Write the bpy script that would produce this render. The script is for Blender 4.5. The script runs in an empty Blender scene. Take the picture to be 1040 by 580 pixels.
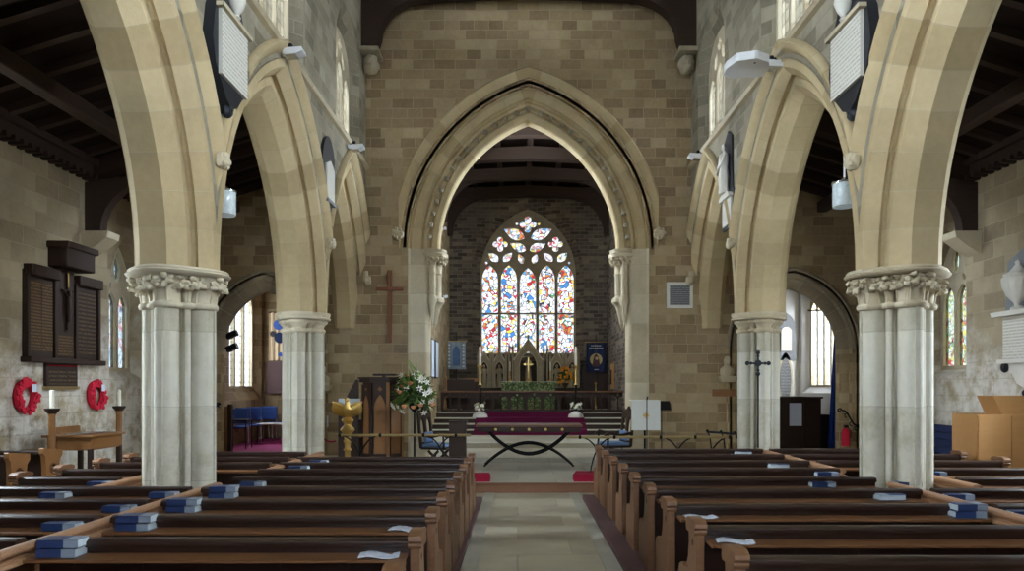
import bpy, math, random
from math import pi, sin, cos, sqrt, acos, atan2, radians
from mathutils import Vector, Matrix, geometry
random.seed(7)
C = bpy.context.scene.collection
F = 700.0; CX = 527.0; CY = 393.0; EYE = 1.75
def P(px, py, Y):
    "point at depth Y seen at a pixel of the 1040x580 frame"
    return Vector(((px-CX)*Y/F, Y, EYE+(CY-py)*Y/F))
def PW(px, py, X):
    "point on the side wall x = X seen at a pixel"
    Y = F*X/(px-CX)
    return Vector((X, Y, EYE+(CY-py)*Y/F))

# ------------------------------------------------------------------ mesh builder
class MB:
    def __init__(s): s.v = []; s.f = []; s.uv = []
    def add(s, vs, fs, uvs=None, M=None):
        b = len(s.v)
        s.v += [tuple(M @ Vector(p)) if M else tuple(p) for p in vs]
        for i, f in enumerate(fs):
            s.f.append([b+k for k in f])
            s.uv.append(uvs[i] if uvs else None)
        return s
    def box(s, x0, x1, y0, y1, z0, z1, M=None):
        vs = [(x, y, z) for x in (x0, x1) for y in (y0, y1) for z in (z0, z1)]
        return s.add(vs, [(0,1,3,2),(4,6,7,5),(0,4,5,1),(2,3,7,6),(0,2,6,4),(1,5,7,3)], M=M)
    def lathe(s, prof, c=(0,0,0), n=20, M=None, fn=None):
        vs = []; fs = []
        for r, z in prof:
            for k in range(n):
                a = 2*pi*k/n
                rr = fn(a, r) if fn else r
                vs.append((c[0]+rr*cos(a), c[1]+rr*sin(a), c[2]+z))
        m = len(prof)
        for i in range(m-1):
            for k in range(n):
                fs.append((i*n+k, i*n+(k+1)%n, (i+1)*n+(k+1)%n, (i+1)*n+k))
        fs.append(tuple(range(n))[::-1]); fs.append(tuple((m-1)*n+k for k in range(n)))
        return s.add(vs, fs, M=M)
    def tube(s, pts, r, n=8, closed=False, flat=1.0):
        pts = [Vector(p) for p in pts]; m = len(pts)
        rs = r if isinstance(r, (list, tuple)) else [r]*m
        vs = []; fs = []; prev = None
        for i, p in enumerate(pts):
            a = pts[(i-1) % m] if (i > 0 or closed) else p
            b = pts[(i+1) % m] if (i < m-1 or closed) else p
            t = (b-a).normalized()
            if prev is None:
                up = Vector((0,0,1)) if abs(t.z) < .9 else Vector((1,0,0))
                u = t.cross(up).normalized()
            else:
                u = (prev - t*prev.dot(t)).normalized()
            prev = u; w = t.cross(u)
            for k in range(n):
                q = 2*pi*k/n
                vs.append(p + u*cos(q)*rs[i] + w*sin(q)*rs[i]*flat)
        for i in range(m if closed else m-1):
            j = (i+1) % m
            for k in range(n):
                fs.append((i*n+k, i*n+(k+1)%n, j*n+(k+1)%n, j*n+k))
        if not closed:
            fs.append(tuple(range(n))[::-1]); fs.append(tuple((m-1)*n+k for k in range(n)))
        return s.add(vs, fs)
    def ball(s, c, r, n=10, m=7, M=None, jit=0):
        r = r if isinstance(r, (list, tuple)) else (r, r, r)
        vs = [(c[0], c[1], c[2]-r[2])]; fs = []
        for i in range(1, m):
            t = -pi/2 + pi*i/m
            for k in range(n):
                a = 2*pi*k/n; q = 1+random.uniform(-jit, jit)
                vs.append((c[0]+r[0]*cos(t)*cos(a)*q, c[1]+r[1]*cos(t)*sin(a)*q, c[2]+r[2]*sin(t)*q))
        vs.append((c[0], c[1], c[2]+r[2])); L = len(vs)-1
        for k in range(n): fs.append((0, 1+(k+1)%n, 1+k))
        for i in range(m-2):
            for k in range(n):
                a = 1+i*n; fs.append((a+k, a+(k+1)%n, a+n+(k+1)%n, a+n+k))
        a = 1+(m-2)*n
        for k in range(n): fs.append((a+k, a+(k+1)%n, L))
        return s.add(vs, fs, M=M)
    def prism(s, poly, mp, a, b, holes=None, holes_b=None, side=True):
        """poly: 2-D outline, mp(u, v, d) -> 3-D; faces at depth a and b; holes may widen from a to b"""
        holes = holes or []; holes_b = holes_b or holes
        for d, hs, flip in ((a, holes, False), (b, holes_b, True)):
            loops = [[Vector((p[0], p[1], 0)) for p in poly]] + [[Vector((p[0], p[1], 0)) for p in h] for h in hs]
            flatp = [p for l in loops for p in l]
            tri = geometry.tessellate_polygon(loops)
            s.add([mp(p.x, p.y, d) for p in flatp], [t[::-1] if flip else t for t in tri],
                  [[(flatp[k].x, flatp[k].y) for k in (t[::-1] if flip else t)] for t in tri])
        def strip(l1, l2):
            n = len(l1); vs = [mp(p[0], p[1], a) for p in l1] + [mp(p[0], p[1], b) for p in l2]
            s.add(vs, [(k, (k+1) % n, n+(k+1) % n, n+k) for k in range(n)])
        if side: strip(poly, poly)
        for h, hb in zip(holes, holes_b): strip(h, hb)
        return s
    def sheet(s, poly, mp, d):
        flatp = [Vector((p[0], p[1], 0)) for p in poly]
        tri = geometry.tessellate_polygon([flatp])
        return s.add([mp(p.x, p.y, d) for p in flatp], tri, [[(flatp[k].x, flatp[k].y) for k in t] for t in tri])
    def build(s, name, mat, parent=None, bevel=0, angle=35, origin=None, world=False):
        me = bpy.data.meshes.new(name)
        vs = s.v
        if origin is not None:
            vs = [(p[0]-origin[0], p[1]-origin[1], p[2]-origin[2]) for p in vs]
        me.from_pydata(vs, [], s.f)
        if any(u for u in s.uv):
            L = me.uv_layers.new(name='UVMap')
            i = 0
            for f, u in zip(s.f, s.uv):
                for k in range(len(f)):
                    if u: L.data[i].uv = u[k]
                    i += 1
        me.polygons.foreach_set('use_smooth', [True]*len(me.polygons))
        me.set_sharp_from_angle(angle=radians(angle))
        me.materials.append(mat)
        o = bpy.data.objects.new(name, me); C.objects.link(o)
        if origin is not None: o.location = origin
        if parent is not None:
            o.parent = parent
            if world: o.location = tuple(-k for k in parent.location)
        if bevel:
            b = o.modifiers.new('bevel', 'BEVEL'); b.width = bevel; b.segments = 2; b.limit_method = 'ANGLE'
        return o
def tag(o, label=None, cat=None, group=None, kind=None):
    if label: o['label'] = label
    if cat: o['category'] = cat
    if group: o['group'] = group
    if kind: o['kind'] = kind
    return o
def thing(name, label, cat, loc=(0,0,0), rz=0, group=None):
    "an Empty at the thing's base; parts are modelled in its local space"
    o = bpy.data.objects.new(name, None); C.objects.link(o); o.empty_display_size = .1
    o.location = loc; o.rotation_euler = (0,0,rz)
    return tag(o, label, cat, group)
def dup(root, loc, rz, label, group=None):
    r = root.copy(); C.objects.link(r); r.location = loc; r.rotation_euler = (0,0,rz); r['label'] = label
    if group: r['group'] = group
    for ch in list(root.children):
        c = ch.copy(); C.objects.link(c); c.parent = r
        for g in list(ch.children):
            d = g.copy(); C.objects.link(d); d.parent = c
    return r
def struct(name, mb, mat, parent=None, **k):
    o = mb.build(name, mat, parent, **k)
    if parent is None: o['kind'] = 'structure'
    return o

# ------------------------------------------------------------------ materials
class NT:
    def __init__(s, name):
        s.m = bpy.data.materials.new(name); s.m.use_nodes = True
        s.t = s.m.node_tree; s.t.nodes.clear(); s.out = s.n('ShaderNodeOutputMaterial')
    def n(s, typ, **k):
        x = s.t.nodes.new(typ)
        for a, b in k.items(): setattr(x, a, b)
        return x
    def l(s, a, b): s.t.links.new(a, b)
    def set(s, inp, v):
        if hasattr(v, 'is_linked') or isinstance(v, bpy.types.NodeSocket): s.l(v, inp)
        else: inp.default_value = v
    def math(s, op, a, b=0.0, clamp=False):
        x = s.n('ShaderNodeMath', operation=op, use_clamp=clamp); s.set(x.inputs[0], a); s.set(x.inputs[1], b); return x.outputs[0]
    def mix(s, f, a, b, blend='MIX'):
        x = s.n('ShaderNodeMix', data_type='RGBA', blend_type=blend)
        s.set(x.inputs[0], f); s.set(x.inputs[6], a); s.set(x.inputs[7], b); return x.outputs[2]
    def noise(s, vec, scale, detail=3, rough=.55):
        x = s.n('ShaderNodeTexNoise'); x.inputs['Scale'].default_value = scale; x.inputs['Detail'].default_value = detail
        x.inputs['Roughness'].default_value = rough
        if vec is not None: s.l(vec, x.inputs['Vector'])
        return x.outputs['Fac']
    def ramp(s, f, stops, interp='LINEAR'):
        x = s.n('ShaderNodeValToRGB'); s.l(f, x.inputs[0]); r = x.color_ramp; r.interpolation = interp
        while len(r.elements) < len(stops): r.elements.new(.5)
        for e, (p, c) in zip(r.elements, stops):
            e.position = p; e.color = c if len(c) == 4 else (*c, 1)
        return x.outputs[0]
    def bsdf(s, col, rough=.8, metal=0, bump=None, bstr=.3, bdist=.01, spec=.3):
        b = s.n('ShaderNodeBsdfPrincipled'); s.set(b.inputs['Base Color'], col); s.set(b.inputs['Roughness'], rough)
        b.inputs['Metallic'].default_value = metal; b.inputs['Specular IOR Level'].default_value = spec
        if bump is not None:
            u = s.n('ShaderNodeBump'); u.inputs['Strength'].default_value = bstr; u.inputs['Distance'].default_value = bdist
            s.l(bump, u.inputs['Height']); s.l(u.outputs[0], b.inputs['Normal'])
        s.l(b.outputs[0], s.out.inputs[0]); return s.m
def srgb(r, g, b):
    f = lambda c: ((c/255+.055)/1.055)**2.4 if c/255 > .04045 else c/255/12.92
    return (f(r), f(g), f(b), 1)
def plain(name, col, rough=.6, metal=0, var=.15, scale=12, spec=.3):
    t = NT(name); g = t.n('ShaderNodeTexCoord')
    n = t.noise(g.outputs['Object'], scale)
    c2 = tuple(k*(1-var) for k in col[:3])+(1,); c1 = tuple(min(1, k*(1+var)) for k in col[:3])+(1,)
    return t.bsdf(t.mix(n, c2, c1), rough, metal, bump=n, bstr=.08, bdist=.004, spec=spec)
def ashlar(name, cols, mortar, bw=.46, bh=.22, msize=.012, uv=False, patches=None, stain=.35, squash=1, floor=False, mort_f=.8, streak=None):
    t = NT(name)
    geo = t.n('ShaderNodeNewGeometry'); pos = geo.outputs['Position']
    if uv:
        vec = t.n('ShaderNodeUVMap').outputs[0]
    elif floor:
        vec = pos
    else:
        sep = t.n('ShaderNodeSeparateXYZ'); t.l(pos, sep.inputs[0])
        sn = t.n('ShaderNodeSeparateXYZ'); t.l(geo.outputs['True Normal'], sn.inputs[0])
        isx = t.math('GREATER_THAN', t.math('ABSOLUTE', sn.outputs[0]), .7)
        u = t.math('ADD', t.math('MULTIPLY', sep.outputs[1], isx), t.math('MULTIPLY', sep.outputs[0], t.math('SUBTRACT', 1, isx)))
        cb = t.n('ShaderNodeCombineXYZ'); t.l(u, cb.inputs[0]); t.l(sep.outputs[2], cb.inputs[1]); vec = cb.outputs[0]
    # slight wobble of the joints
    wn = t.n('ShaderNodeTexNoise'); wn.inputs['Scale'].default_value = 2.5; wn.inputs['Detail'].default_value = 2; t.l(pos, wn.inputs['Vector'])
    wob = t.n('ShaderNodeVectorMath', operation='SCALE'); t.l(wn.outputs['Color'], wob.inputs[0]); wob.inputs['Scale'].default_value = .03 if not uv else 0
    va = t.n('ShaderNodeVectorMath', operation='ADD'); t.l(vec, va.inputs[0]); t.l(wob.outputs[0], va.inputs[1]); vec = va.outputs[0]
    def brick(w, h, off):
        b = t.n('ShaderNodeTexBrick'); b.inputs['Color1'].default_value = (0,0,0,1); b.inputs['Color2'].default_value = (1,1,1,1)
        b.inputs['Mortar'].default_value = (.5,.5,.5,1); b.inputs['Scale'].default_value = 1; b.inputs['Mortar Size'].default_value = msize
        b.inputs['Mortar Smooth'].default_value = .4
        b.inputs['Brick Width'].default_value = w; b.inputs['Row Height'].default_value = h; b.offset = off; b.squash = squash; b.squash_frequency = 3
        b.inputs['Bias'].default_value = 0
        t.l(vec, b.inputs['Vector']); return b
    b = brick(bw, bh, .5 if not uv else 0)
    n1 = t.noise(pos, 1.1, 4); n2 = t.noise(pos, 14, 5, .65); n3 = t.noise(pos, 60, 3)
    f = t.math('ADD', t.math('MULTIPLY', b.outputs['Color'], .62), t.math('MULTIPLY', n2, .38))
    k = len(cols)
    col = t.ramp(f, [(.15+.7*i/(k-1), c) for i, c in enumerate(cols)])
    dk = t.ramp(n1, [(.3, (1-stain,)*3), (.62, (1,1,1))])
    col = t.mix(1, col, dk, 'MULTIPLY')
    if streak:   # grime with its own blotchy shape
        n5 = t.noise(pos, .55, 5, .7); col = t.mix(t.math('MULTIPLY', t.math('SUBTRACT', n5, .5, True), streak[1], True), col, streak[0])
    if patches:  # remains of limewash low on the walls, with ragged upper edge
        z = t.n('ShaderNodeSeparateXYZ'); t.l(pos, z.inputs[0])
        zz = t.math('ADD', z.outputs[2], t.math('MULTIPLY', t.math('SUBTRACT', t.noise(pos, .9, 5, .65), .5), 4.0))
        m = t.math('SUBTRACT', patches[1], zz, True)
        m = t.math('MULTIPLY', t.math('MULTIPLY', m, t.ramp(t.noise(pos, 3.2, 5, .7), [(.36, (0,0,0)), (.56, (1,1,1))])), patches[2])
        col = t.mix(m, col, patches[0])
    col = t.mix(t.math('MULTIPLY', b.outputs['Fac'], mort_f), col, mortar)
    h = t.math('SUBTRACT', t.math('ADD', t.math('MULTIPLY', n2, .5), t.math('MULTIPLY', n3, .25)), b.outputs['Fac'])
    return t.bsdf(col, .85 if not floor else t.ramp(n2, [(.2, (.42,)*3), (.8, (.7,)*3)]), 0, h, .45, .012, spec=.25 if not floor else .4)
def wood(name, dark, light, scale=1.0, rough=.35, spec=.5):
    t = NT(name); tc = t.n('ShaderNodeTexCoord'); mp = t.n('ShaderNodeMapping'); mp.inputs['Scale'].default_value = (2*scale, 18*scale, 18*scale)
    t.l(tc.outputs['Object'], mp.inputs[0])
    n = t.noise(mp.outputs[0], 2.2, 5, .6); g = t.noise(mp.outputs[0], 9, 3)
    col = t.mix(t.math('MULTIPLY', t.math('ADD', n, g), .55, True), dark, light)
    return t.bsdf(col, t.ramp(g, [(0, (rough*.8,)*3), (1, (rough*1.5,)*3)]), 0, g, .12, .003, spec=spec)

M = {}
M['nave'] = ashlar('nave_ashlar', [srgb(134,112,84), srgb(156,134,100), srgb(172,150,114), srgb(186,166,132)], srgb(168,152,126), .44, .205, .010, stain=.3, squash=.7, streak=(srgb(104,88,82), 2.6), mort_f=.5)
M['spandrel'] = ashlar('spandrel_ashlar', [srgb(124,116,98), srgb(146,137,117), srgb(162,153,132), srgb(176,168,148)], srgb(158,152,134), .44, .205, .009, stain=.4, squash=.7, streak=(srgb(104,98,88), 2.6), mort_f=.45)
M['aisle'] = ashlar('aisle_ashlar', [srgb(146,130,106), srgb(162,146,118), srgb(174,158,130), srgb(186,170,142)], srgb(164,152,130), .5, .27, .010, stain=.3, patches=(srgb(212,207,198), 2.9, .9), mort_f=.4)
M['chancel'] = ashlar('chancel_rubble', [srgb(70,62,56), srgb(96,86,76), srgb(118,106,92), srgb(140,128,112)], srgb(138,130,118), .34, .13, .012, stain=.35, mort_f=.6)
M['arch'] = ashlar('arch_voussoirs', [srgb(176,156,118), srgb(188,168,130), srgb(198,179,141), srgb(207,190,156)], srgb(170,157,130), .36, 30, .005, uv=True, stain=.18, mort_f=.6)
M['dress'] = ashlar('dressed_stone', [srgb(176,162,134), srgb(192,178,150), srgb(204,192,166), srgb(212,202,178)], srgb(160,150,130), 3.0, .62, .006, stain=.2, mort_f=.5)
M['pillar'] = ashlar('pillar_limestone', [srgb(176,168,146), srgb(194,187,166), srgb(206,200,182), srgb(214,210,194)], srgb(160,154,138), 6.0, .78, .006, stain=.18, mort_f=.5, patches=(srgb(214,211,198), 2.6, .45))
M['archgrey'] = ashlar('aisle_arch_stone', [srgb(136,122,102), srgb(158,144,120), srgb(172,158,134)], srgb(150,138,118), .4, 30, .01, uv=True, stain=.3)
M['floor'] = ashlar('flagstones', [srgb(178,170,146), srgb(194,186,160), srgb(206,198,172), srgb(216,210,188)], srgb(156,148,128), 1.15, .72, .010, floor=True, stain=.25, mort_f=.45)
M['dais'] = ashlar('dais_paving', [srgb(178,175,160), srgb(190,186,170), srgb(200,196,180)], srgb(140,136,122), 1.3, .7, .010, floor=True, stain=.15, mort_f=.5)
M['plaster'] = plain('white_plaster', srgb(222,222,222), .9, var=.05, scale=2)
M['pew'] = wood('dark_pew_oak', srgb(20,10,7), srgb(50,27,17), 1, .28, .6)
M['pewend'] = wood('pew_end_oak', srgb(74,46,30), srgb(140,100,68), 1, .36, .5)
M['ledge'] = wood('ledge_oak', srgb(76,46,28), srgb(128,86,52), 1, .33, .5)
M['rail'] = wood('partition_rail_oak', srgb(128,90,62), srgb(180,138,104), 1, .45, .4)
M['oak'] = wood('mid_oak', srgb(104,68,38), srgb(156,110,64), 1, .4, .4)
M['cherry'] = wood('cross_wood', srgb(88,46,24), srgb(128,74,42), 1, .45, .4)
M['darkoak'] = wood('dark_oak', srgb(28,18,13), srgb(58,38,27), 1, .45, .35)
M['roof'] = wood('roof_timber', srgb(36,28,24), srgb(70,54,45), .6, .7, .2)
M['roofd'] = wood('roof_boards', srgb(22,16,14), srgb(44,32,27), .6, .85, .1)
M['blond'] = wood('blond_oak', srgb(170,122,72), srgb(196,150,98), .5, .5, .3)
M['iron'] = plain('wrought_iron', srgb(22,22,24), .45, .6)
M['brass'] = plain('polished_brass', srgb(222,190,116), .34, 1, .12)
M['dullbrass'] = plain('rail_brass', srgb(168,148,104), .4, .8, .1)
M['slate'] = plain('black_marble', srgb(38,40,46), .35, var=.2)
M['marble'] = plain('white_marble', srgb(214,210,200), .45, var=.08, scale=5)
M['greymarble'] = plain('grey_marble', srgb(120,122,126), .5, var=.25, scale=6)
M['white'] = plain('white_plastic', srgb(226,228,230), .4, var=.03)
M['black'] = plain('black_plastic', srgb(16,16,18), .4, var=.1)
M['wax'] = plain('candle_wax', srgb(236,232,216), .5, var=.03)
M['red'] = plain('red_velvet', srgb(136,8,42), .85, var=.15, scale=30)
M['poppy'] = plain('poppy_red', srgb(205,30,60), .7, var=.25, scale=40)
M['carpet'] = plain('magenta_carpet', srgb(96,16,60), .95, var=.15, scale=40)
M['bluefab'] = plain('blue_fabric', srgb(62,92,164), .85, var=.12, scale=30)
M['navy'] = plain('navy_fabric', srgb(28,40,74), .85, var=.2, scale=20)
M['bluecurtain'] = plain('blue_curtain', srgb(22,50,120), .8, var=.2, scale=14)
M['chrome'] = plain('chrome', srgb(190,192,196), .25, 1, .05)
M['leaf'] = plain('leaf_green', srgb(120,152,74), .6, var=.4, scale=20)
M['darkleaf'] = plain('dark_leaf_green', srgb(62,92,50), .6, var=.4, scale=20)
M['lily'] = plain('lily_white', srgb(238,238,226), .6, var=.04)
M['peach'] = plain('peach_rose', srgb(232,150,112), .6, var=.15, scale=30)
M['orange'] = plain('orange_bloom', srgb(216,146,40), .7, var=.2, scale=30)
M['paper'] = plain('white_paper', srgb(212,220,236), .7, var=.04)
M['pages'] = plain('book_pages', srgb(186,198,204), .8, var=.05, scale=60)
M['linen'] = plain('linen_cloth', srgb(224,226,220), .85, var=.05, scale=20)
M['reredos'] = plain('carved_stone', srgb(158,148,126), .8, var=.3, scale=9)
M['terracotta'] = plain('brown_step_riser', srgb(120,84,62), .7, var=.15)
M['purpleedge'] = plain('purple_brown_kerb', srgb(96,72,72), .6, var=.15)
M['cushion'] = plain('pale_blue_cushion', srgb(112,138,180), .85, var=.1)

def mat_book():
    t = NT('hymn_book_cover'); tc = t.n('ShaderNodeTexCoord'); s = t.n('ShaderNodeSeparateXYZ'); t.l(tc.outputs['Object'], s.inputs[0])
    f = t.math('GREATER_THAN', s.outputs[0], .035)
    return t.bsdf(t.mix(f, srgb(38,54,92), srgb(128,138,152)), .4)
M['book'] = mat_book()
def mat_names(name, base, ink, rows=22, horiz='Y'):
    "panel with rows of small unreadable lettering"
    t = NT(name); g = t.n('ShaderNodeUVMap'); s = t.n('ShaderNodeSeparateXYZ'); t.l(g.outputs[0], s.inputs[0])
    row = t.math('GREATER_THAN', t.math('FRACT', t.math('MULTIPLY', s.outputs[1], rows)), .5)
    mp = t.n('ShaderNodeMapping'); mp.inputs['Scale'].default_value = (rows*5, rows*.95, 1); t.l(g.outputs[0], mp.inputs[0])
    n = t.math('GREATER_THAN', t.noise(mp.outputs[0], 1.0, 2), .45)
    return t.bsdf(t.mix(t.math('MULTIPLY', row, n), base, ink), .6)
M['names_gold'] = mat_names('gilt_name_panel', srgb(60,42,26), srgb(104,80,48), 22)
M['names_dark'] = mat_names('dark_name_panel', srgb(44,32,26), srgb(92,74,52), 16)
M['ins_white'] = mat_names('inscribed_marble', srgb(214,210,198), srgb(178,174,164), 22)
M['ins_grey'] = mat_names('inscribed_slate', srgb(84,84,86), srgb(150,150,150), 26)
def mat_frontal():
    t = NT('green_altar_brocade'); g = t.n('ShaderNodeTexCoord'); v = t.n('ShaderNodeTexVoronoi'); v.inputs['Scale'].default_value = 14; t.l(g.outputs['Object'], v.inputs['Vector'])
    return t.bsdf(t.ramp(v.outputs['Distance'], [(.2, srgb(168,178,130)), (.5, srgb(92,118,78)), (.8, srgb(64,92,60))]), .7)
M['frontal'] = mat_frontal()
# glass: transmits the sky outside; stained glass transmits little of it
def mat_clear(tr):
    t = NT('leaded_clear_glass'); uv = t.n('ShaderNodeUVMap').outputs[0]
    b = t.n('ShaderNodeTexBrick'); b.offset = 0; b.inputs['Scale'].default_value = 1; b.inputs['Brick Width'].default_value = .13; b.inputs['Row Height'].default_value = .17
    b.inputs['Mortar Size'].default_value = .009; b.inputs['Color1'].default_value = (.75,.75,.75,1); b.inputs['Color2'].default_value = (1,1,1,1); t.l(uv, b.inputs['Vector'])
    n = t.noise(uv, 3, 3)
    c = t.mix(n, (tr*.85, tr*.92, tr*1.0, 1), (tr, tr, tr, 1))
    c = t.mix(1, c, b.outputs['Color'], 'MULTIPLY'); c = t.mix(b.outputs['Fac'], c, (.02,.02,.02,1))
    tb = t.n('ShaderNodeBsdfTransparent'); t.l(c, tb.inputs[0])
    gl = t.n('ShaderNodeBsdfGlossy'); gl.inputs['Roughness'].default_value = .15; mx = t.n('ShaderNodeMixShader'); mx.inputs[0].default_value = .03
    t.l(tb.outputs[0], mx.inputs[1]); t.l(gl.outputs[0], mx.inputs[2]); t.l(mx.outputs[0], t.out.inputs[0]); return t.m
def mat_stained(name, tr, palette, scale, seed=0):
    t = NT(name); uv = t.n('ShaderNodeUVMap').outputs[0]
    mp = t.n('ShaderNodeMapping'); mp.inputs['Location'].default_value = (seed, seed*1.7, 0); t.l(uv, mp.inputs[0])
    v = t.n('ShaderNodeTexVoronoi'); v.inputs['Scale'].default_value = scale; t.l(mp.outputs[0], v.inputs['Vector'])
    e = t.n('ShaderNodeTexVoronoi', feature='DISTANCE_TO_EDGE'); e.inputs['Scale'].default_value = scale; t.l(mp.outputs[0], e.inputs['Vector'])
    sp = t.n('ShaderNodeSeparateColor'); t.l(v.outputs['Color'], sp.inputs[0])
    big = t.noise(mp.outputs[0], scale*.22, 2)
    f = t.math('ADD', t.math('MULTIPLY', sp.outputs[0], .62), t.math('MULTIPLY', t.math('SUBTRACT', big, .5), 1.5), False)
    f = t.math('ADD', f, .12, True)
    c = t.ramp(f, palette, 'CONSTANT')
    sc = t.n('ShaderNodeVectorMath', operation='SCALE'); t.l(c, sc.inputs[0]); sc.inputs['Scale'].default_value = tr
    col = t.mix(t.math('LESS_THAN', e.outputs['Distance'], .04), sc.outputs[0], (.004,.004,.004,1))
    tb = t.n('ShaderNodeBsdfTransparent'); t.l(col, tb.inputs[0]); t.l(tb.outputs[0], t.out.inputs[0]); return t.m
W_ = (1,.97,.95)
PAL = [(0,(.10,.30,.60)),(.08,W_),(.25,(.75,.06,.08)),(.30,W_),(.36,(.95,.7,.12)),(.41,W_),(.56,(1,.82,.78)),(.62,W_),(.69,(.14,.40,.68)),(.735,(.80,.30,.05)),(.80,(.62,.04,.06)),(.88,(.15,.42,.16)),(.93,W_)]
PALL = [(0,(.5,.7,.8)),(.15,(.85,.95,.95)),(.35,(.25,.35,.6)),(.42,(.8,.92,.95)),(.6,(.75,.12,.15)),(.66,(.9,.9,.85)),(.76,(.85,.75,.3)),(.84,(.8,.9,.95)),(.94,(.3,.45,.35))]
PALR = [(0,(.8,.88,.75)),(.16,(.30,.5,.25)),(.25,(.85,.92,.7)),(.42,(.9,.8,.2)),(.52,(.9,.93,.8)),(.64,(.7,.08,.06)),(.71,(.5,.6,.3)),(.8,(.9,.93,.8)),(.9,(.3,.5,.6))]
# ================================================================== the building
XL, XR = -3.2, 3.6            # nave faces of the two arcade walls
TH = .8                       # arcade wall thickness
YE = 14.4                     # west face of the east wall of the nave
XA, XB = -7.0, 7.4            # aisle outer walls
ZS = 2.97                     # arcade springing
CXN = .2                      # nave axis
def xplane(x0, sgn): return lambda u, v, d: (x0 + sgn*d, u, v)     # wall facing +-X; u = y
def yplane(y0, sgn=1): return lambda u, v, d: (u, y0 + sgn*d, v)   # wall facing -Y; u = x

def area(name, loc, rot, sx, sy, e, col=(1,1,1)):
    l = bpy.data.lights.new(name, 'AREA'); l.shape = 'RECTANGLE'; l.size = sx; l.size_y = sy; l.energy = e; l.color = col
    o = bpy.data.objects.new(name, l); C.objects.link(o); o.location = loc; o.rotation_euler = rot; return o
class Arch:
    def __init__(s, yc, half, rise, zs, hbl, hbr):
        s.yc, s.s, s.zs, s.hbl, s.hbr = yc, half, zs, hbl, hbr
        s.R = (half*half+rise*rise)/(2*half); s.c = s.R-half
    def side(s, r, sg, n=14):
        rho = s.R+r; hb = s.hbl if sg < 0 else s.hbr
        a0 = acos(min(1, (hb+s.c)/rho)) if hb+s.c < rho else 0
        a1 = acos(max(0,min(1, s.c/rho)))
        return [(s.yc+sg*(rho*cos(a0+(a1-a0)*k/n)-s.c), s.zs+rho*sin(a0+(a1-a0)*k/n)) for k in range(n+1)]
    def us(s, r, n=14):
        rho = s.R+r; out = []
        for hb in (s.hbl, s.hbr):
            a0 = acos(min(1, (hb+s.c)/rho)) if hb+s.c < rho else 0; a1 = acos(max(0,min(1, s.c/rho)))
            out.append([(a0+(a1-a0)*k/n)*s.R for k in range(n+1)])
        return out[0] + [q for q in out[1][::-1][1:]]
    def line(s, r, n=14):
        a = s.side(r, -1, n); b = s.side(r, 1, n)
        return a + b[::-1][1:]
def sweep_arch(mb, A, prof, mp, n=14):
    "prof: list of (r, depth)"
    lines = [A.line(r, n) for r, d in prof]; m = len(lines[0])
    vs = [mp(q[0], q[1], prof[i][1]) for i, l in enumerate(lines) for q in l]
    us = [A.us(r, n) for r, d in prof]
    cv = [0]
    for i in range(1, len(prof)): cv.append(cv[-1]+math.dist(prof[i-1], prof[i]))
    fs = []; uv = []
    for i in range(len(prof)-1):
        for k in range(m-1):
            fs.append((i*m+k, i*m+k+1, (i+1)*m+k+1, (i+1)*m+k))
            uv.append([(us[i][k], cv[i]), (us[i][k+1], cv[i]), (us[i+1][k+1], cv[i+1]), (us[i+1][k], cv[i+1])])
    mb.add(vs, fs, uv)
def arch_outline(w, z0, zs, za, n=9, uc=0):
    "pointed window outline centred on uc: from bottom left up and over"
    h = w/2; rise = za-zs; R = (h*h+rise*rise)/(2*h); c = R-h
    a1 = acos(max(-1, min(1, c/R)))
    L = [(uc-(R*cos(a1*k/n)-c), zs+R*sin(a1*k/n)) for k in range(n+1)]
    Rr = [(uc+(R*cos(a1*k/n)-c), zs+R*sin(a1*k/n)) for k in range(n)][::-1]
    return [(uc-h, z0)] + L + Rr + [(uc+h, z0)]
def lancet(u0, u1, v0, v1, k=1.0):
    w = u1-u0; hs = v1-w*.8*k
    return arch_outline(w, v0, hs, v1, 5, (u0+u1)/2)
def quatre(u, v, r, n=32, rot=0, lobes=4):
    out = []
    for i in range(n):
        a = 2*pi*i/n; q = r*(.48+.52*abs(cos(lobes/2*(a-rot)))**.6)
        out.append((u+q*cos(a), v+q*sin(a)))
    return out
def leafh(u, v, L, w, ang, n=6):
    pts = []
    for k in range(n): t = k/n; pts.append((L*(t-.5), w/2*sin(pi*t**.8)))
    for k in range(n): t = 1-k/n; pts.append((L*(t-.5), -w/2*sin(pi*t**.8)))
    return [(u+p[0]*cos(ang)-p[1]*sin(ang), v+p[0]*sin(ang)+p[1]*cos(ang)) for p in pts]

WN = [0]
def window(outline, holes, mp, depth, gmat, name=None, fmat=None, th=.1):
    "a tracery plate with one pane per light behind it; local plane coordinates"
    WN[0] += 1
    f = MB().prism(outline, mp, depth-th/2, depth+th/2, holes)
    o = struct('window_%d' % WN[0], f, fmat or M['dress'])
    g = MB()
    for h in holes: g.sheet(h, mp, depth)
    go = g.build('glass', gmat, o)
    return o

# ---- glass
M['clear'] = mat_clear(.15)
M['openclear'] = mat_clear(.9)
M['clerest'] = mat_clear(.10)
M['clearS'] = mat_clear(.09)
M['stE'] = mat_stained('east_window_glass', .05, PAL, 6.0, 3.1)
M['stN'] = mat_stained('north_window_glass', .045, PALL, 15, 1.2)
M['stS'] = mat_stained('south_window_glass', .05, PALR, 15, 5.3)

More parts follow.
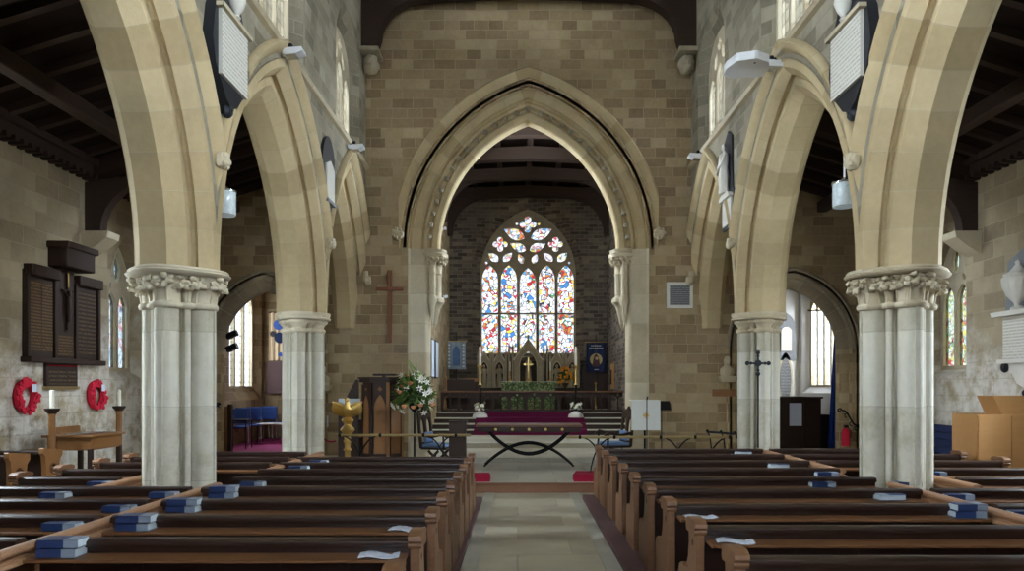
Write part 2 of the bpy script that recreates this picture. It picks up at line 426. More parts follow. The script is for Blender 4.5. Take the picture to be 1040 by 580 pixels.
# ---- arcade arches
A1 = lambda yc: Arch(yc, 1.67, 2.75, ZS, 2.1, 2.1)
A3 = Arch(13.1, 1.22, 2.5, ZS, 1.6, 1.6)
arches = {5.2: A1(5.2), 9.4: A1(9.4), 13.1: A3}
ringfull = [(.47,0),(.43,0),(.36,0),(.27,.10),(.26,.115),(.285,.13),(.30,.16),(.285,.185),(.25,.19),(.235,.185),(.225,.175),(.215,.17),(.14,.17),(0,.31),(0,.58),(.14,.70),(.26,.70),(.30,.80),(.47,.80)]
hood = [(.70,-.002),(.70,-.05),(.66,-.10),(.60,-.085),(.55,-.03),(.53,-.002)]
def wall_bottom(a_list):
    out = []
    for a in a_list: out += a.line(.46)
    return out
cl_y = [1.2, 5.2, 9.35, 12.95]; WD = .17
def cler(yc, w=1.5):
    return arch_outline(w, 6.62, 7.75, 8.45, 7, yc)
def cler_front(yc, w=1.78):
    return arch_outline(w, 6.42, 7.85, 8.75, 7, yc)
def clear_holes(yc):
    w = 1.5; b = .07; lw = (w-4*b)/3; hs = []
    for k in range(3):
        u0 = yc-w/2+b+k*(lw+b); hs.append(lancet(u0, u0+lw, 6.70, 7.72 if k != 1 else 7.86))
    hs.append(leafh(yc-.22, 7.97, .34, .17, 1.15)); hs.append(leafh(yc+.22, 7.97, .34, .17, pi-1.15)); hs.append(quatre(yc, 8.2, .12))
    return hs
for side, X, sg in (('left', XL, -1), ('right', XR, 1)):
    mp = xplane(X, sg)
    al = [arches[k] for k in (5.2, 9.4, 13.1)]
    poly = [(-4.0, 0), (3.05, 0), (3.05, ZS)] + wall_bottom(al) + [(14.7, 9.9), (-4.0, 9.9)]
    hf = [cler_front(y) for y in cl_y]; hb = [cler(y) for y in cl_y]
    w = MB().prism(poly, mp, 0, WD, hf, hb)
    w.prism(poly, mp, WD, TH, hb, hb)
    struct('wall_'+side, w, M['spandrel'])
    for y in cl_y: window(cler(y), clear_holes(y), mp, WD+.05, M['clerest'] if y > 8 else M['openclear'])
    # string course under the clerestory
    st = MB().prism([(0,0),(.06,.02),(.09,.07),(.05,.11),(0,.14)], (lambda u, v, d, X=X, sg=sg: (X-sg*u, d, 6.28+v)), 1.0 if False else -4, YE)
    struct('trim_%d' % (1 if side == 'left' else 2), st, M['dress'])
    sidew = 'north' if side == 'left' else 'south'
    words = {5.2: 'nearest pointed arch of the %s arcade, cut by the frame' % side, 9.4: 'wide pointed stone arch in the middle of the %s arcade' % side, 13.1: 'farthest pointed stone arch of the %s arcade, beside the chancel wall' % side}
    for yc, A in arches.items():
        t = thing('arcade_arch', words[yc], 'arch', (X+sg*.4, yc, ZS))
        m = MB(); sweep_arch(m, A, ringfull, mp); m.build('moulded_ring', M['arch'], t, world=True, angle=28)
        m = MB(); sweep_arch(m, A, hood, mp); m.build('hood_mould', M['arch'], t, world=True, angle=40)
        # label stops
        for s2 in ((1,) if yc == 5.2 else (1,)):
            q = A.line(.62)[-1 if s2 > 0 else 0]
            if yc == 13.1: q = (14.28, 3.95)
            b = MB().ball((X-sg*.06, q[0], q[1]), (.085,.1,.1), 10, 8, jit=.12)
            for k in range(5):
                a = 2*pi*k/5; b.ball((X-sg*.10, q[0]+.06*cos(a), q[1]+.06*sin(a)), .035, 6, 5)
            b.tube([(X-sg*.03, q[0], q[1]+.06), (X-sg*.03, q[0], q[1]+.2)], .05, 6)
            b.build('label_stop', M['dress'], t, world=True)

# ---- pillars
def outline_r(th, d1, r1, d2, r2, e, small=True):
    best = 0
    for k in range(8 if small else 4):
        a = k*pi/4 if small else k*pi/2
        d, r = (d1, r1+e) if (not small or k % 2 == 0) else (d2, r2+e)
        dx = th-a; p = d*cos(dx); q = r*r-(d*sin(dx))**2
        if q > 0 and p+sqrt(q) > best: best = p+sqrt(q)
    return max(best, .17+e)
def pil_loft(mb, rows, n=112, sc=1.0):
    vs = []; fs = []
    for z, e in rows:
        for k in range(n):
            th = 2*pi*k/n; r = outline_r(th, .252*sc, .120*sc, .232*sc, .038*sc, e)
            vs.append((r*cos(th), r*sin(th), z))
    for i in range(len(rows)-1):
        for k in range(n): fs.append((i*n+k, i*n+(k+1)%n, (i+1)*n+(k+1)%n, (i+1)*n+k))
    fs.append(tuple(range(n))[::-1]); fs.append(tuple((len(rows)-1)*n+k for k in range(n)))
    mb.add(vs, fs)
def smooth_abacus(mb, rows, n=72):
    vs = []; fs = []
    for z, r0 in rows:
        for k in range(n):
            th = 2*pi*k/n; r = r0*(1+.055*cos(4*th)); vs.append((r*cos(th), r*sin(th), z))
    for i in range(len(rows)-1):
        for k in range(n): fs.append((i*n+k, i*n+(k+1)%n, (i+1)*n+(k+1)%n, (i+1)*n+k))
    fs.append(tuple(range(n))[::-1]); fs.append(tuple((len(rows)-1)*n+k for k in range(n)))
    mb.add(vs, fs)
def make_pillar(label, loc, foliage):
    t = thing('clustered_pillar', label, 'pillar', loc)
    nz = 2.57 if foliage else 2.66
    m = MB(); pil_loft(m, [(.55, 0), (nz, 0)])
    for k in range(4):   # fillets up each round shaft
        a = k*pi/2; m.box(.36, .386, -.02, .02, .55, nz, M=Matrix.Rotation(a, 4, 'Z'))
    m.build('shaft', M['pillar'], t, angle=50)
    m = MB(); pil_loft(m, [(0,.11),(.22,.11),(.25,.09),(.34,.08),(.38,.05),(.42,.055),(.46,.035),(.5,.04),(.56,.0)]); m.build('base', M['dress'], t, angle=50)
    m = MB(); pil_loft(m, [(nz-.02,.0),(nz-.01,.03),(nz+.02,.04),(nz+.045,.03),(nz+.055,.0)]); m.build('neck_ring', M['dress'], t, angle=60)
    m = MB()
    if foliage:
        pil_loft(m, [(nz+.04,.0),(nz+.14,.01),(nz+.22,.03),(nz+.27,.05),(nz+.33,.07)])
    else:
        pil_loft(m, [(nz+.04,0),(nz+.09,.012),(nz+.13,.05),(nz+.145,.075),(nz+.17,.08),(nz+.175,.05),(nz+.2,.06)])
    m.build('bell', M['dress'], t, angle=50)
    m = MB(); smooth_abacus(m, [(nz+.315,.44),(nz+.33,.49),(nz+.35,.505),(nz+.365,.48),(ZS-.02,.485),(ZS,.47)] if foliage else [(nz+.19,.44),(nz+.2,.475),(nz+.225,.48),(nz+.235,.45),(nz+.27,.47),(ZS,.47)])
    m.build('abacus', M['dress'], t, angle=50)
    if foliage:
        m = MB()
        for k in range(20):
            a = 2*pi*(k+.5)/20; r0 = outline_r(a, .252, .120, .232, .038, 0); dx, dy = cos(a), sin(a)
            jz = random.uniform(-.03,.03)
            m.tube([((r0+.005)*dx, (r0+.005)*dy, nz+.05), ((r0+.02)*dx, (r0+.02)*dy, nz+.15), ((r0+.055)*dx, (r0+.055)*dy, nz+.21+jz), ((r0+.095)*dx, (r0+.095)*dy, nz+.215+jz)], [.012,.014,.016,.02], 6)
            for q, (da, dz) in enumerate(((-.10,.0),(.10,.0),(0,.05),(0,-.045),(-.13,-.05),(.12,.045))):
                rr = r0+.075+(.03 if q in (2,3) else 0)
                m.ball((rr*cos(a+da), rr*sin(a+da), nz+.235+dz+jz), (.040,.040,.032), 7, 5, jit=.3)
        m.build('carved_leaves', M['dress'], t, angle=60)
    return t
for side, X in (('left', XL-.4), ('right', XR+.4)):
    make_pillar('stout clustered stone pillar with leafy carved capital, nearest on the %s' % side, (X, 7.3, 0), True)
    make_pillar('plain-capped clustered stone pillar, second one down the %s arcade' % side, (X, 11.5, 0), False).scale = (.9, .9, 1)

# ---- east wall of the nave with three arches
CH = Arch(CXN, 1.9, 2.75, 4.65, 99, 99)
AL = Arch(-5.35, .93, 1.28, 2.5, 99, 99)
AR = Arch(5.75, 1.0, 1.30, 2.53, 99, 99)
def door_hole(A, r, z0):
    l = A.line(r); return [(l[0][0], z0)] + l + [(l[-1][0], z0)]
poly = [(XA-.4, -.2), (door_hole(AL,.30,0)[0][0], -.2)] + AL.line(.30) + [(AL.line(.30)[-1][0], -.2)] \
     + [(CH.line(.62)[0][0], -.2)] + CH.line(.62) + [(CH.line(.62)[-1][0], -.2)] \
     + [(AR.line(.30)[0][0], -.2)] + AR.line(.30) + [(AR.line(.30)[-1][0], -.2)] \
     + [(XB+.4, -.2), (XB+.4, 6.6), (XR+.2, 7.2), (XR+.2, 10.4), (XL-.2, 10.4), (XL-.2, 7.2), (XA-.4, 6.6)]
struct('wall_east', MB().prism(poly, yplane(YE), 0, .8), M['nave'])
t = thing('chancel_arch', 'tall pointed moulded chancel arch with flower-studded hollow, in the end wall', 'arch', (CXN, YE, 0))
cr = [(.72,.0),(.66,.0),(.64,.02),(.66,.07),(.60,.10),(.56,.08),(.42,.09),(.40,.11),(.41,.17),(.37,.21),(.33,.17),(.30,.16),(.27,.17),(.25,.25),(.20,.29),(.16,.26),(.15,.20),(.13,.19),(.03,.22),(0,.26),(0,.46)]
crf = cr + [(r, .8-d) for r, d in cr[::-1] if d < .4]
m = MB(); sweep_arch(m, CH, crf, yplane(YE), 20); m.build('moulded_ring', M['arch'], t, world=True, angle=28)
chood = Arch(CXN, 1.9, 2.75, 4.65, 2.70, 2.70)
m = MB(); sweep_arch(m, chood, [(.98,-.002),(.98,-.06),(.93,-.12),(.86,-.09),(.80,-.03),(.78,-.002)], yplane(YE), 20); m.build('hood_mould', M['arch'], t, world=True, angle=40)
for sgn in (-1, 1):
    m = MB(); c = (CXN+sgn*2.72, YE-.08, 4.93); m.ball(c, (.13,.1,.12), 10, 8, jit=.15)
    for k in range(7):
        a = 2*pi*k/7; m.ball((c[0]+.09*cos(a), c[1]-.05, c[2]+.09*sin(a)), .045, 6, 5, jit=.2)
    m.build('label_stop', M['dress'], t, world=True)
m = MB()
L = CH.line(.205, 60)
acc = 0; last = L[0]
for q in L[1:]:
    acc += math.dist(q, last); last = q
    if acc > .245:
        acc = 0; m = MB()
        for k in range(4):
            a = k*pi/2+.6; m.ball((q[0]+.028*cos(a), YE+.15, q[1]+.028*sin(a)), (.034,.045,.034), 6, 5, jit=.15)
        m.ball((q[0], YE+.11, q[1]), .024, 6, 5)
        m.build('carved_flower', M['reredos'], t, world=True)
for sgn in (-1, 1):
    # jamb below the springing
    prof = [(r, d) for r, d in crf if r >= .2 and not (.21 < r < .31)]
    prof = [(.72,0),(.62,.02),(.58,.07),(.30,.09),(.22,.16),(.2,.3),(.2,.5),(.22,.64),(.3,.71),(.58,.73),(.62,.78),(.72,.8)]
    m = MB().prism([(r, d) for r, d in prof], (lambda u, v, d, sgn=sgn: (CXN+sgn*(1.9+u), YE+v, d)), .0, 4.65)
    m.build('jamb', M['dress'], t, world=True, angle=50)
    xc = CXN+sgn*2.0
    m = MB()
    for dx, dy, r in ((0,.36,.145),(.03,.16,.07),(.03,.58,.07)):
        x = xc+sgn*dx; y = YE+dy
        m.lathe([(.004,2.98),(r*.35,3.12),(r*.8,3.42),(r*1.1,3.5),(r*1.45,3.55),(r*1.45,3.62),(r,3.68),(r,4.12),(r*1.15,4.15),(r,4.18),(r*1.05,4.3),(r*1.35,4.42),(r*1.75,4.5)], (x, y, 0), 20)
    m.build('corbelled_shaft', M['dress'], t, world=True, angle=45)
    m = MB()
    m.lathe([(.20,4.48),(.30,4.50),(.31,4.56),(.27,4.60),(.29,4.66)], (xc+sgn*.05, YE+.36, 0), 8, fn=lambda a, r: r*1.1)
    for k in range(26):
        a = 2*pi*k/26; z = 4.38+.07*(k % 2); r = .2+.03*(k % 2)
        m.ball((xc+r*cos(a), YE+.36+r*sin(a)*1.35, z), (.05,.05,.045), 7, 5, jit=.25)
    m.build('leaf_capital', M['dress'], t, world=True, angle=50)
rg = [(.42,-.0),(.40,-.03),(.36,-.03),(.34,.0),(.30,.0),(.22,.02),(.18,.07),(.10,.09),(.01,.15),(0,.17),(0,.30),(.30,.36),(.31,.8)]
for A, nm in ((AL,'broad pointed stone arch opening to the side chapel with blue chairs'), (AR,'pointed stone arch with blue curtain hanging in its opening')):
    t = thing('chapel_arch', nm, 'arch', (A.yc, YE, 0))
    m = MB(); sweep_arch(m, A, rg, yplane(YE), 14)
    m.build('moulded_ring', M['archgrey'], t, world=True, angle=30)
    for sgn in (-1, 1):
        m = MB().prism([(u, v) for u, v in rg], (lambda u, v, d, sgn=sgn, A=A: (A.yc+sgn*(A.s+u), YE+v, d)), 0, A.zs)
        m.build('jamb', M['nave'], t, world=True, angle=30)

# ---- aisle walls
def aisle_wall(name, X, sg, wins, Y0, Y1, zt=5.35, mat=None):
    mp = xplane(X, sg)
    hf = []; hb = []; ho = []
    for w in wins:
        yc, wd, z0, zs, za = w[:5]
        sill = w[5] if len(w) > 5 else .12
        hb.append(arch_outline(wd, z0, zs, za, 7, yc)); ho.append(arch_outline(wd+1.1, z0-.1, zs, za+.5, 7, yc)); hf.append(arch_outline(wd+.26, z0-sill, zs+.02, za+.14, 7, yc))
    poly = [(Y0, -.2), (Y1, -.2), (Y1, zt), (Y0, zt)]
    m = MB().prism(poly, mp, 0, .16, hf, hb); m.prism(poly, mp, .16, .29, hb, hb); m.prism(poly, mp, .29, .44, hb, ho)
    struct(name, m, mat or M['aisle'])
    return mp
def two_light(yc, wd, z0, zs, za):
    b = .07; lw = (wd-3*b)/2; h = []
    for k in (0, 1):
        u0 = yc-wd/2+b+k*(lw+b); h.append(lancet(u0, u0+lw, z0+.07, zs+.02, 1.1))
    h.append(leafh(yc, (zs+za)/2+.03, (za-zs)*.62, .2, pi/2))
    h.append(leafh(yc-wd*.27, zs+.13, .15, .08, 1.1)); h.append(leafh(yc+wd*.27, zs+.13, .15, .08, pi-1.1))
    return h
# north (left) aisle and chapel
wl = [(0.5, 1.5, 1.9, 3.45, 4.5), (4.0, 1.5, 1.9, 3.45, 4.5), (8.15, 1.3, 2.05, 3.45, 4.4), (12.3, .80, 2.02, 3.40, 4.3)]
mp = aisle_wall('wall_north', XA, -1, wl, -4, 15.2)
for w in wl: window(arch_outline(w[1], *w[2:5], 7, w[0]), two_light(*w), mp, .22, M['stN'] if w[0] > 9 else M['openclear'] if w[0] > 7 else M['clerest'])
wr = [(0.5, 1.5, 1.9, 3.45, 4.5), (3.8, 1.5, 1.9, 3.5, 4.5), (8.0, 1.3, 2.05, 3.5, 4.4), (11.95, .84, 2.05, 3.50, 4.35)]
mp = aisle_wall('wall_south', XB, 1, wr, -4, 15.2)
for w in wr: window(arch_outline(w[1], *w[2:5], 7, w[0]), two_light(*w), mp, .22, M['stS'] if w[0] > 9 else M['openclear'] if w[0] > 7 else M['clerest'])
def three_light(yc, wd, z0, zs, za, n=3):
    b = .08; lw = (wd-(n+1)*b)/n; h = []
    for k in range(n):
        u0 = yc-wd/2+b+k*(lw+b); h.append(lancet(u0, u0+lw, z0+.05, zs+.0, 1.1))
    if n > 2: h.append(quatre(yc, (zs+za)/2+.05, .2)); h.append(leafh(yc-.3, zs+.18, .34, .16, 1)); h.append(leafh(yc+.3, zs+.18, .34, .16, pi-1))
    return h
wc = (17.7, 1.80, 1.72, 4.2, 5.1, .3)
mp = aisle_wall('wall_chapel_north', XA, -1, [wc], 15.2, 20.5, 5.6, M['nave'])
window(arch_outline(wc[1], *wc[2:5], 7, wc[0]), three_light(*wc[:5]), mp, .22, M['clerest'])
area('daylight_chapel', (XA-1.3, 18.0, 3.4), (0, -pi/2, 0), 2.6, 2.4, 2400, (.93,.97,1))
poly = [(XA-.3, 0), (-3.0, 0), (-3.0, 5.6), (XA-.3, 5.6)]
we = (-5.85, .95, 1.95, 3.6, 4.4)
hb = arch_outline(*we[1:], 7, we[0])
struct('wall_chapel_east', MB().prism(poly, yplane(18.9), 0, .5, [hb]), M['nave'])
window(hb, two_light(*we), yplane(18.9), .2, M['clerest'])
area('daylight_chapel', (-5.85, 20.6, 3.4), (-pi/2, 0, 0), 2.2, 2.2, 3600, (.93,.97,1))
# south chapel, plastered white
ws = (17.1, 1.6, 1.75, 3.9, 4.8, .15)
mp = aisle_wall('wall_vestry_south', XB, 1, [ws], 15.2, 18.8, 5.6, M['plaster'])
window(arch_outline(ws[1], *ws[2:5], 7, ws[0]), three_light(*ws[:5], 4), mp, .22, M['clerest'])
area('daylight_vestry', (XB+1.3, 17.1, 3.4), (0, pi/2, 0), 2.2, 2.4, 6500, (.93,.97,1))
struct('wall_vestry_east', MB().box(3.2, XB+.3, 18.2, 18.6, 0, 5.6), M['plaster'])

CXC = .33
# ---- chancel
CW = 2.85; YC = 25.0
for side, x0, x1 in (('left', CXC-CW-.4, CXC-CW), ('right', CXC+CW, CXC+CW+.4)):
    mpc = xplane(x1 if side == 'left' else x0, -1 if side == 'left' else 1); co_ = arch_outline(1.7, 5.95, 7.2, 8.2, 7, 17.2)
    struct('wall_chancel_'+side, MB().prism([(15.2,0),(YC+.3,0),(YC+.3,9.3),(15.2,9.3)], mpc, 0, .4, [co_]), M['nave'] if side == 'left' else M['chancel'])
    window(co_, [lancet(16.42, 16.92, 6.0, 7.5), lancet(16.98, 17.46, 6.0, 7.9), lancet(17.52, 17.98, 6.0, 7.5)], mpc, .25, M['openclear'])  # side windows out of view, added to brighten the chancel
EW, EZ0, EZS, EZA = 3.52, 2.93, 5.85, 8.28
eo = arch_outline(EW, EZ0, EZS, EZA, 14, CXC); ef = arch_outline(EW+.5, EZ0-.1, EZS, EZA+.3, 14, CXC)
poly = [(CXC-CW-.3, 0), (CXC+CW+.3, 0), (CXC+CW+.3, 9.3), (CXC-CW-.3, 9.3)]
m = MB().prism(poly, yplane(YC), 0, .3, [ef], [eo]); m.prism(poly, yplane(YC), .3, .7, [eo]); struct('wall_chancel_east', m, M['chancel'])
hs = []
b = .105; lw = (EW-.14-4*b)/5
for k in range(5):
    u0 = CXC-EW/2+.07+k*(lw+b)
    top = (6.35, 6.35, 6.25, 6.35, 6.35)[k]
    hs.append(lancet(u0, u0+lw, EZ0+.06, 4.42)[:1] + [(u0, 4.42), (u0+lw, 4.42)] + [(u0+lw, EZ0+.06)])
    hs.append(lancet(u0, u0+lw, 4.47, top-.12, 1.15))
c = CXC
def mir(f, du, v, *a, ang=0):
    hs.append(f(c-du, v, *a, ang)); hs.append(f(c+du, v, *a, pi-ang))
hs.append(quatre(c, 7.72, .31, rot=0))
for s_ in (-1, 1):
    A_ = (lambda a: a) if s_ > 0 else (lambda a: pi-a)
    hs.append(quatre(c+s_*1.02, 6.99, .28))
    hs.append(leafh(c+s_*.50, 7.38, .86, .43, A_(.42)))
    hs.append(leafh(c+s_*.36, 6.89, .66, .35, A_(.42)))
    hs.append(leafh(c+s_*.26, 6.46, .42, .23, A_(1.2)))
    hs.append(leafh(c+s_*1.27, 6.52, .50, .30, A_(.75))); hs.append(leafh(c+s_*.74, 6.52, .48, .28, A_(2.35)))
    hs.append(leafh(c+s_*.40, 7.74, .13, .11, 0)); hs.append(leafh(c+s_*1.52, 6.30, .12, .13, 0))
window(eo, hs, yplane(YC), .36, M['stE'], fmat=M['reredos'], th=.12)
# roof of the chancel
struct('ceiling_chancel', MB().box(CXC-CW-.3, CXC+CW+.3, 15.0, YC+.4, 9.0, 9.2), M['roofd'])
for k, y in enumerate((16.6, 18.4, 20.3, 22.2, 24.2)):
    t = thing('roof_truss', 'dark cambered timber truss across the chancel roof', 'roof truss', (CXC, y, 8.4), 0, 'chancel roof trusses')
    m = MB().prism([(-CW,-.10),(-1.5,-.02),(0,.04),(1.5,-.02),(CW,-.10),(CW,.26),(0,.4),(-CW,.26)], yplane(-.14), 0, .28); m.build('tie_beam', M['roof'], t)
    for sg in (-1, 1):
        pts = [(sg*(CW-.02), -1.35), (sg*(CW-.02), -.05), (sg*(CW-1.35), -.03)]
        arc = [(sg*(CW-1.35+1.15*sin(a)), -.05-1.25*(1-cos(a))) for a in [pi/2*k2/8 for k2 in range(9)]]
        m = MB().prism([pts[0], pts[1]]+arc, yplane(-.09), 0, .18); m.build('arched_brace', M['roof'], t)
    m = MB().box(-.1,.1,-.09,.09,.3,.62); m.build('king_post', M['roof'], t)
for k, x in enumerate((-1.9, -.95, 0, .95, 1.9)):
    tag(MB().box(CXC+x-.07, CXC+x+.07, 15.3, 24.9, 8.80, 8.985).build('purlin', M['roof'], origin=(CXC+x, 20, 8.9)), 'dark lengthwise purlin above the chancel trusses', 'beam', 'chancel purlins')

# ---- nave roof
struct('ceiling', MB().box(XL-.7, XR+.7, -4, YE+.9, 10.3, 10.5), M['roofd'])
for y in (14.12, 10.0, 6.0):
    t = thing('roof_truss', 'dark arch-braced timber truss across the nave roof' + (' against the end wall' if y > 14 else ''), 'roof truss', (CXN, y, 9.54), 0, None if y > 14 else 'nearer nave trusses')
    hw = 3.4
    m = MB().prism([(-hw,.06),(-2,.14),(-.9,.20),(0,.23),(.9,.20),(2,.14),(hw,.06),(hw,.5),(0,.66),(-hw,.5)], yplane(-.2), 0, .34); m.build('tie_beam', M['roof'], t)
    for sg in (-1, 1):
        arc = [(sg*(hw-.38-.95*(1-cos(a))), .10-.78*(1-sin(a))) for a in [pi/2*k2/8 for k2 in range(9)]]
        m = MB().prism([(sg*hw, -.68-.25), (sg*(hw-.30), -.68-.25)]+arc+[(sg*(hw-1.33),.16),(sg*hw,.16)], yplane(-.16), 0, .26); m.build('arched_brace', M['roof'], t)
    m = MB().ball((0,-.2,.16), (.12,.08,.12), 8, 6, jit=.15); m.build('boss', M['roof'], t)
    if y > 14:
        for sg in (-1, 1):
            m = MB(); x = sg*(hw-.17)
            m.box(x-.2, x+.2, -.26, .25, -1.02, -.93)
            m.ball((x, -.02, -1.2), (.17,.2,.2), 10, 8, jit=.15)
            m.ball((x, -.2, -1.2), (.05,.05,.07), 6, 5)
            m.build('carved_corbel', M['reredos'], t)
# ---- aisle roofs
for side, X0, X1 in (('north', XA-.2, XL-.75), ('south', XB+.2, XR+.75)):
    z0, z1 = 5.35, 6.35
    m = MB().add([(X0,-4,z0),(X1,-4,z1),(X1,14.6,z1),(X0,14.6,z0),(X0,-4,z0+.12),(X1,-4,z1+.12),(X1,14.6,z1+.12),(X0,14.6,z0+.12)],
                 [(0,1,2,3),(7,6,5,4),(0,4,5,1),(1,5,6,2),(2,6,7,3),(3,7,4,0)])
    struct('ceiling_'+side, m, M['roofd'])
    sg = 1 if side == 'north' else -1
    lbl = 'left' if side == 'north' else 'right'
    dx = X1-X0
    y = .9
    while y < 14.2:
        m = MB().add([(X0,y-.05,z0-.12),(X1,y-.05,z1-.12),(X1,y+.05,z1-.12),(X0,y+.05,z0-.12),(X0,y-.05,z0-.003),(X1,y-.05,z1-.003),(X1,y+.05,z1-.003),(X0,y+.05,z0-.003)],
                     [(0,1,2,3),(7,6,5,4),(0,4,5,1),(1,5,6,2),(2,6,7,3),(3,7,4,0)])
        tag(m.build('rafter', M['roof'], origin=((X0+X1)/2, y, 5.8)), 'dark sloping rafter of the %s aisle roof' % lbl, 'rafter', lbl+' aisle rafters'); y += .55
    xm = X0 + dx*.40; zm = z0+.40*(z1-z0)
    tag(MB().box(xm-.1, xm+.1, -2, 14.35, zm-.37, zm-.155).build('purlin', M['roof'], origin=(xm, 8, zm), bevel=.02), 'long dark purlin running along the %s aisle roof' % lbl, 'beam')
    m = MB().box(min(X0, X0+sg*.36), max(X0, X0+sg*.36), -2, 14.35, z0-.22, z0-.04)
    m.box(min(X0, X0+sg*.45), max(X0, X0+sg*.45), -2, 14.35, z0-.05, z0+.05)
    y = 4
    while y < 14.2: m.box(X0+min(0,sg*.42), X0+max(0,sg*.42), y, y+.07, z0-.27, z0-.2); y += .16
    tag(m.build('wall_plate', M['roof'], origin=(X0, 8, z0)), 'dark dentilled timber cornice along the top of the %s aisle wall' % lbl, 'cornice')
    for y in (6.9, 11.2):
        t = thing('roof_truss', 'dark principal rafter and curved brace over a stone corbel, %s aisle, %s' % (lbl, 'by the memorials' if y > 8 else 'nearest'), 'roof truss', (X0, y, z0))
        m = MB().add([(0,-.11,-.32),(dx,-.11,z1-z0-.32),(dx,.11,z1-z0-.32),(0,.11,-.32),(0,-.11,-.02),(dx,-.11,z1-z0-.02),(dx,.11,z1-z0-.02),(0,.11,-.02)],
                     [(0,1,2,3),(7,6,5,4),(0,4,5,1),(1,5,6,2),(2,6,7,3),(3,7,4,0)]); m.build('principal_rafter', M['roof'], t)
        arc = [(sg*(.45+1.1*(1-cos(a))), -1.05+.85*sin(a)) for a in [pi/2*k2/8 for k2 in range(9)]]
        m = MB().prism([(sg*.2,-1.1),(sg*.45,-1.1)]+arc+[(sg*1.55,-.1),(sg*.2,-.3)], yplane(-.09), 0, .18); m.build('arched_brace', M['roof'], t)
        m = MB().prism([(sg*.18,-1.1),(sg*.62,-1.1),(sg*.6,-1.2),(sg*.42,-1.34),(sg*.18,-1.48)], yplane(-.17), 0, .34); m.build('corbel', M['dress'], t)
for nm, a in (('ceiling_chapel', (XA-.5, -2.6, 15.0, 20.6)), ('ceiling_vestry', (3.0, XB+.5, 15.0, 18.8))):
    struct(nm, MB().box(a[0], a[1], a[2], a[3], 5.5, 5.7), M['roofd'])
# wall between the vestry/chapel and the chancel are the chancel walls; west end wall, its big unseen window added for frontal light
wo = arch_outline(3.6, 2.6, 6.2, 8.6, 10, CXN)
poly = [(XA-.5, -.2), (XB+.5, -.2), (XB+.5, 6.4), (XR+.7, 6.6), (XR+.7, 10.4), (XL-.7, 10.4), (XL-.7, 6.6), (XA-.5, 6.4)]
struct('wall_west', MB().prism(poly, yplane(-4.4), 0, .4, [wo]), M['nave'])
wh = []
for k in range(5):
    u0 = CXN-1.72+k*.70; wh.append(lancet(u0, u0+.6, 2.7, 6.9 if k in (1,3) else (7.3 if k == 2 else 6.3)))
wh += [quatre(CXN, 7.9, .28), leafh(CXN-.7, 7.3, .5, .24, 1.0), leafh(CXN+.7, 7.3, .5, .24, pi-1.0)]
window(wo, wh, yplane(-4.4), .2, M['openclear'])

# ---- floors
struct('floor', MB().box(XA-.3, XB+.3, -4, 15.2, -.2, 0), M['floor'])
struct('floor_outside', MB().box(-30, 30, -20, 45, -.5, -.22), plain('grass_outside', srgb(90,100,70), .9))
DZ = .15
struct('floor_dais', MB().box(XL-.0, XR, 11.42, 15.25, -.01, DZ), M['dais'])
struct('trim_3', MB().box(XL, XR, 11.38, 11.43, 0, DZ-.012).box(XL, XR, 11.36, 11.5, DZ-.012, DZ+.002), M['terracotta'])
struct('floor_chancel', MB().box(CXC-CW, CXC+CW, 14.55, 25, 0, .25).box(CXC-CW, CXC+CW, 16.9, 25, .2, .37), M['dais'])
struct('floor_chapel', MB().box(XA, -3.0, 14.3, 20.2, -.01, .32), M['floor'])
struct('floor_carpet', MB().box(XA+.02, -3.02, 15.1, 18.88, .32, .335), plain('chapel_carpet', srgb(176,64,124), .95, var=.12, scale=40))
struct('floor_vestry', MB().box(3.2, XB, 14.3, 18.3, -.01, .15), M['floor'])
st = [(19.7,.52),(20.1,.67),(20.55,.82),(21.0,.97)]
for k, (y, z) in enumerate(st):
    struct('floor_step_%d' % (k+1), MB().box(CXC-CW, CXC+CW, y, 25, z-.16, z-.025), M['darkoak'])
    struct('trim_%d' % (10+k), MB().box(CXC-CW, CXC+CW, y-.02, 25, z-.025, z), M['dais'], bevel=.006)
for k, (y, z) in enumerate(st):
    w = 1.62
    y2 = st[k+1][0] if k < 3 else 21.6
    m = MB().box(CXC-w, CXC+w, y-.032, y-.018, z-.148, z+.012).box(CXC-w, CXC+w, y-.02, y2-.02, z, z+.012)
    tag(m.build('stair_carpet', M['carpet'], origin=(CXC, y, z)), 'magenta carpet runner laid on the %s altar step' % ('lowest','second','third','top')[k], 'carpet')
# pew platforms with a kerb along the central aisle
for nm, x0, x1, y1, k in (('left', -5.4, -.56, 10.55, 4), ('right', .99, 6.3, 10.75, 5)):
    struct('floor_pews_'+nm, MB().box(x0, x1, 1.0, y1, 0, .07), M['purpleedge'])
    xx = x1 if nm == 'left' else x0; sg = 1 if nm == 'left' else -1
    struct('trim_%d' % k, MB().box(min(xx, xx+sg*.16), max(xx, xx+sg*.16), 1.0, 11.36, -.01, .008), plain('pale_kerb_%s' % nm, srgb(182,180,166), .6, var=.2, scale=3))

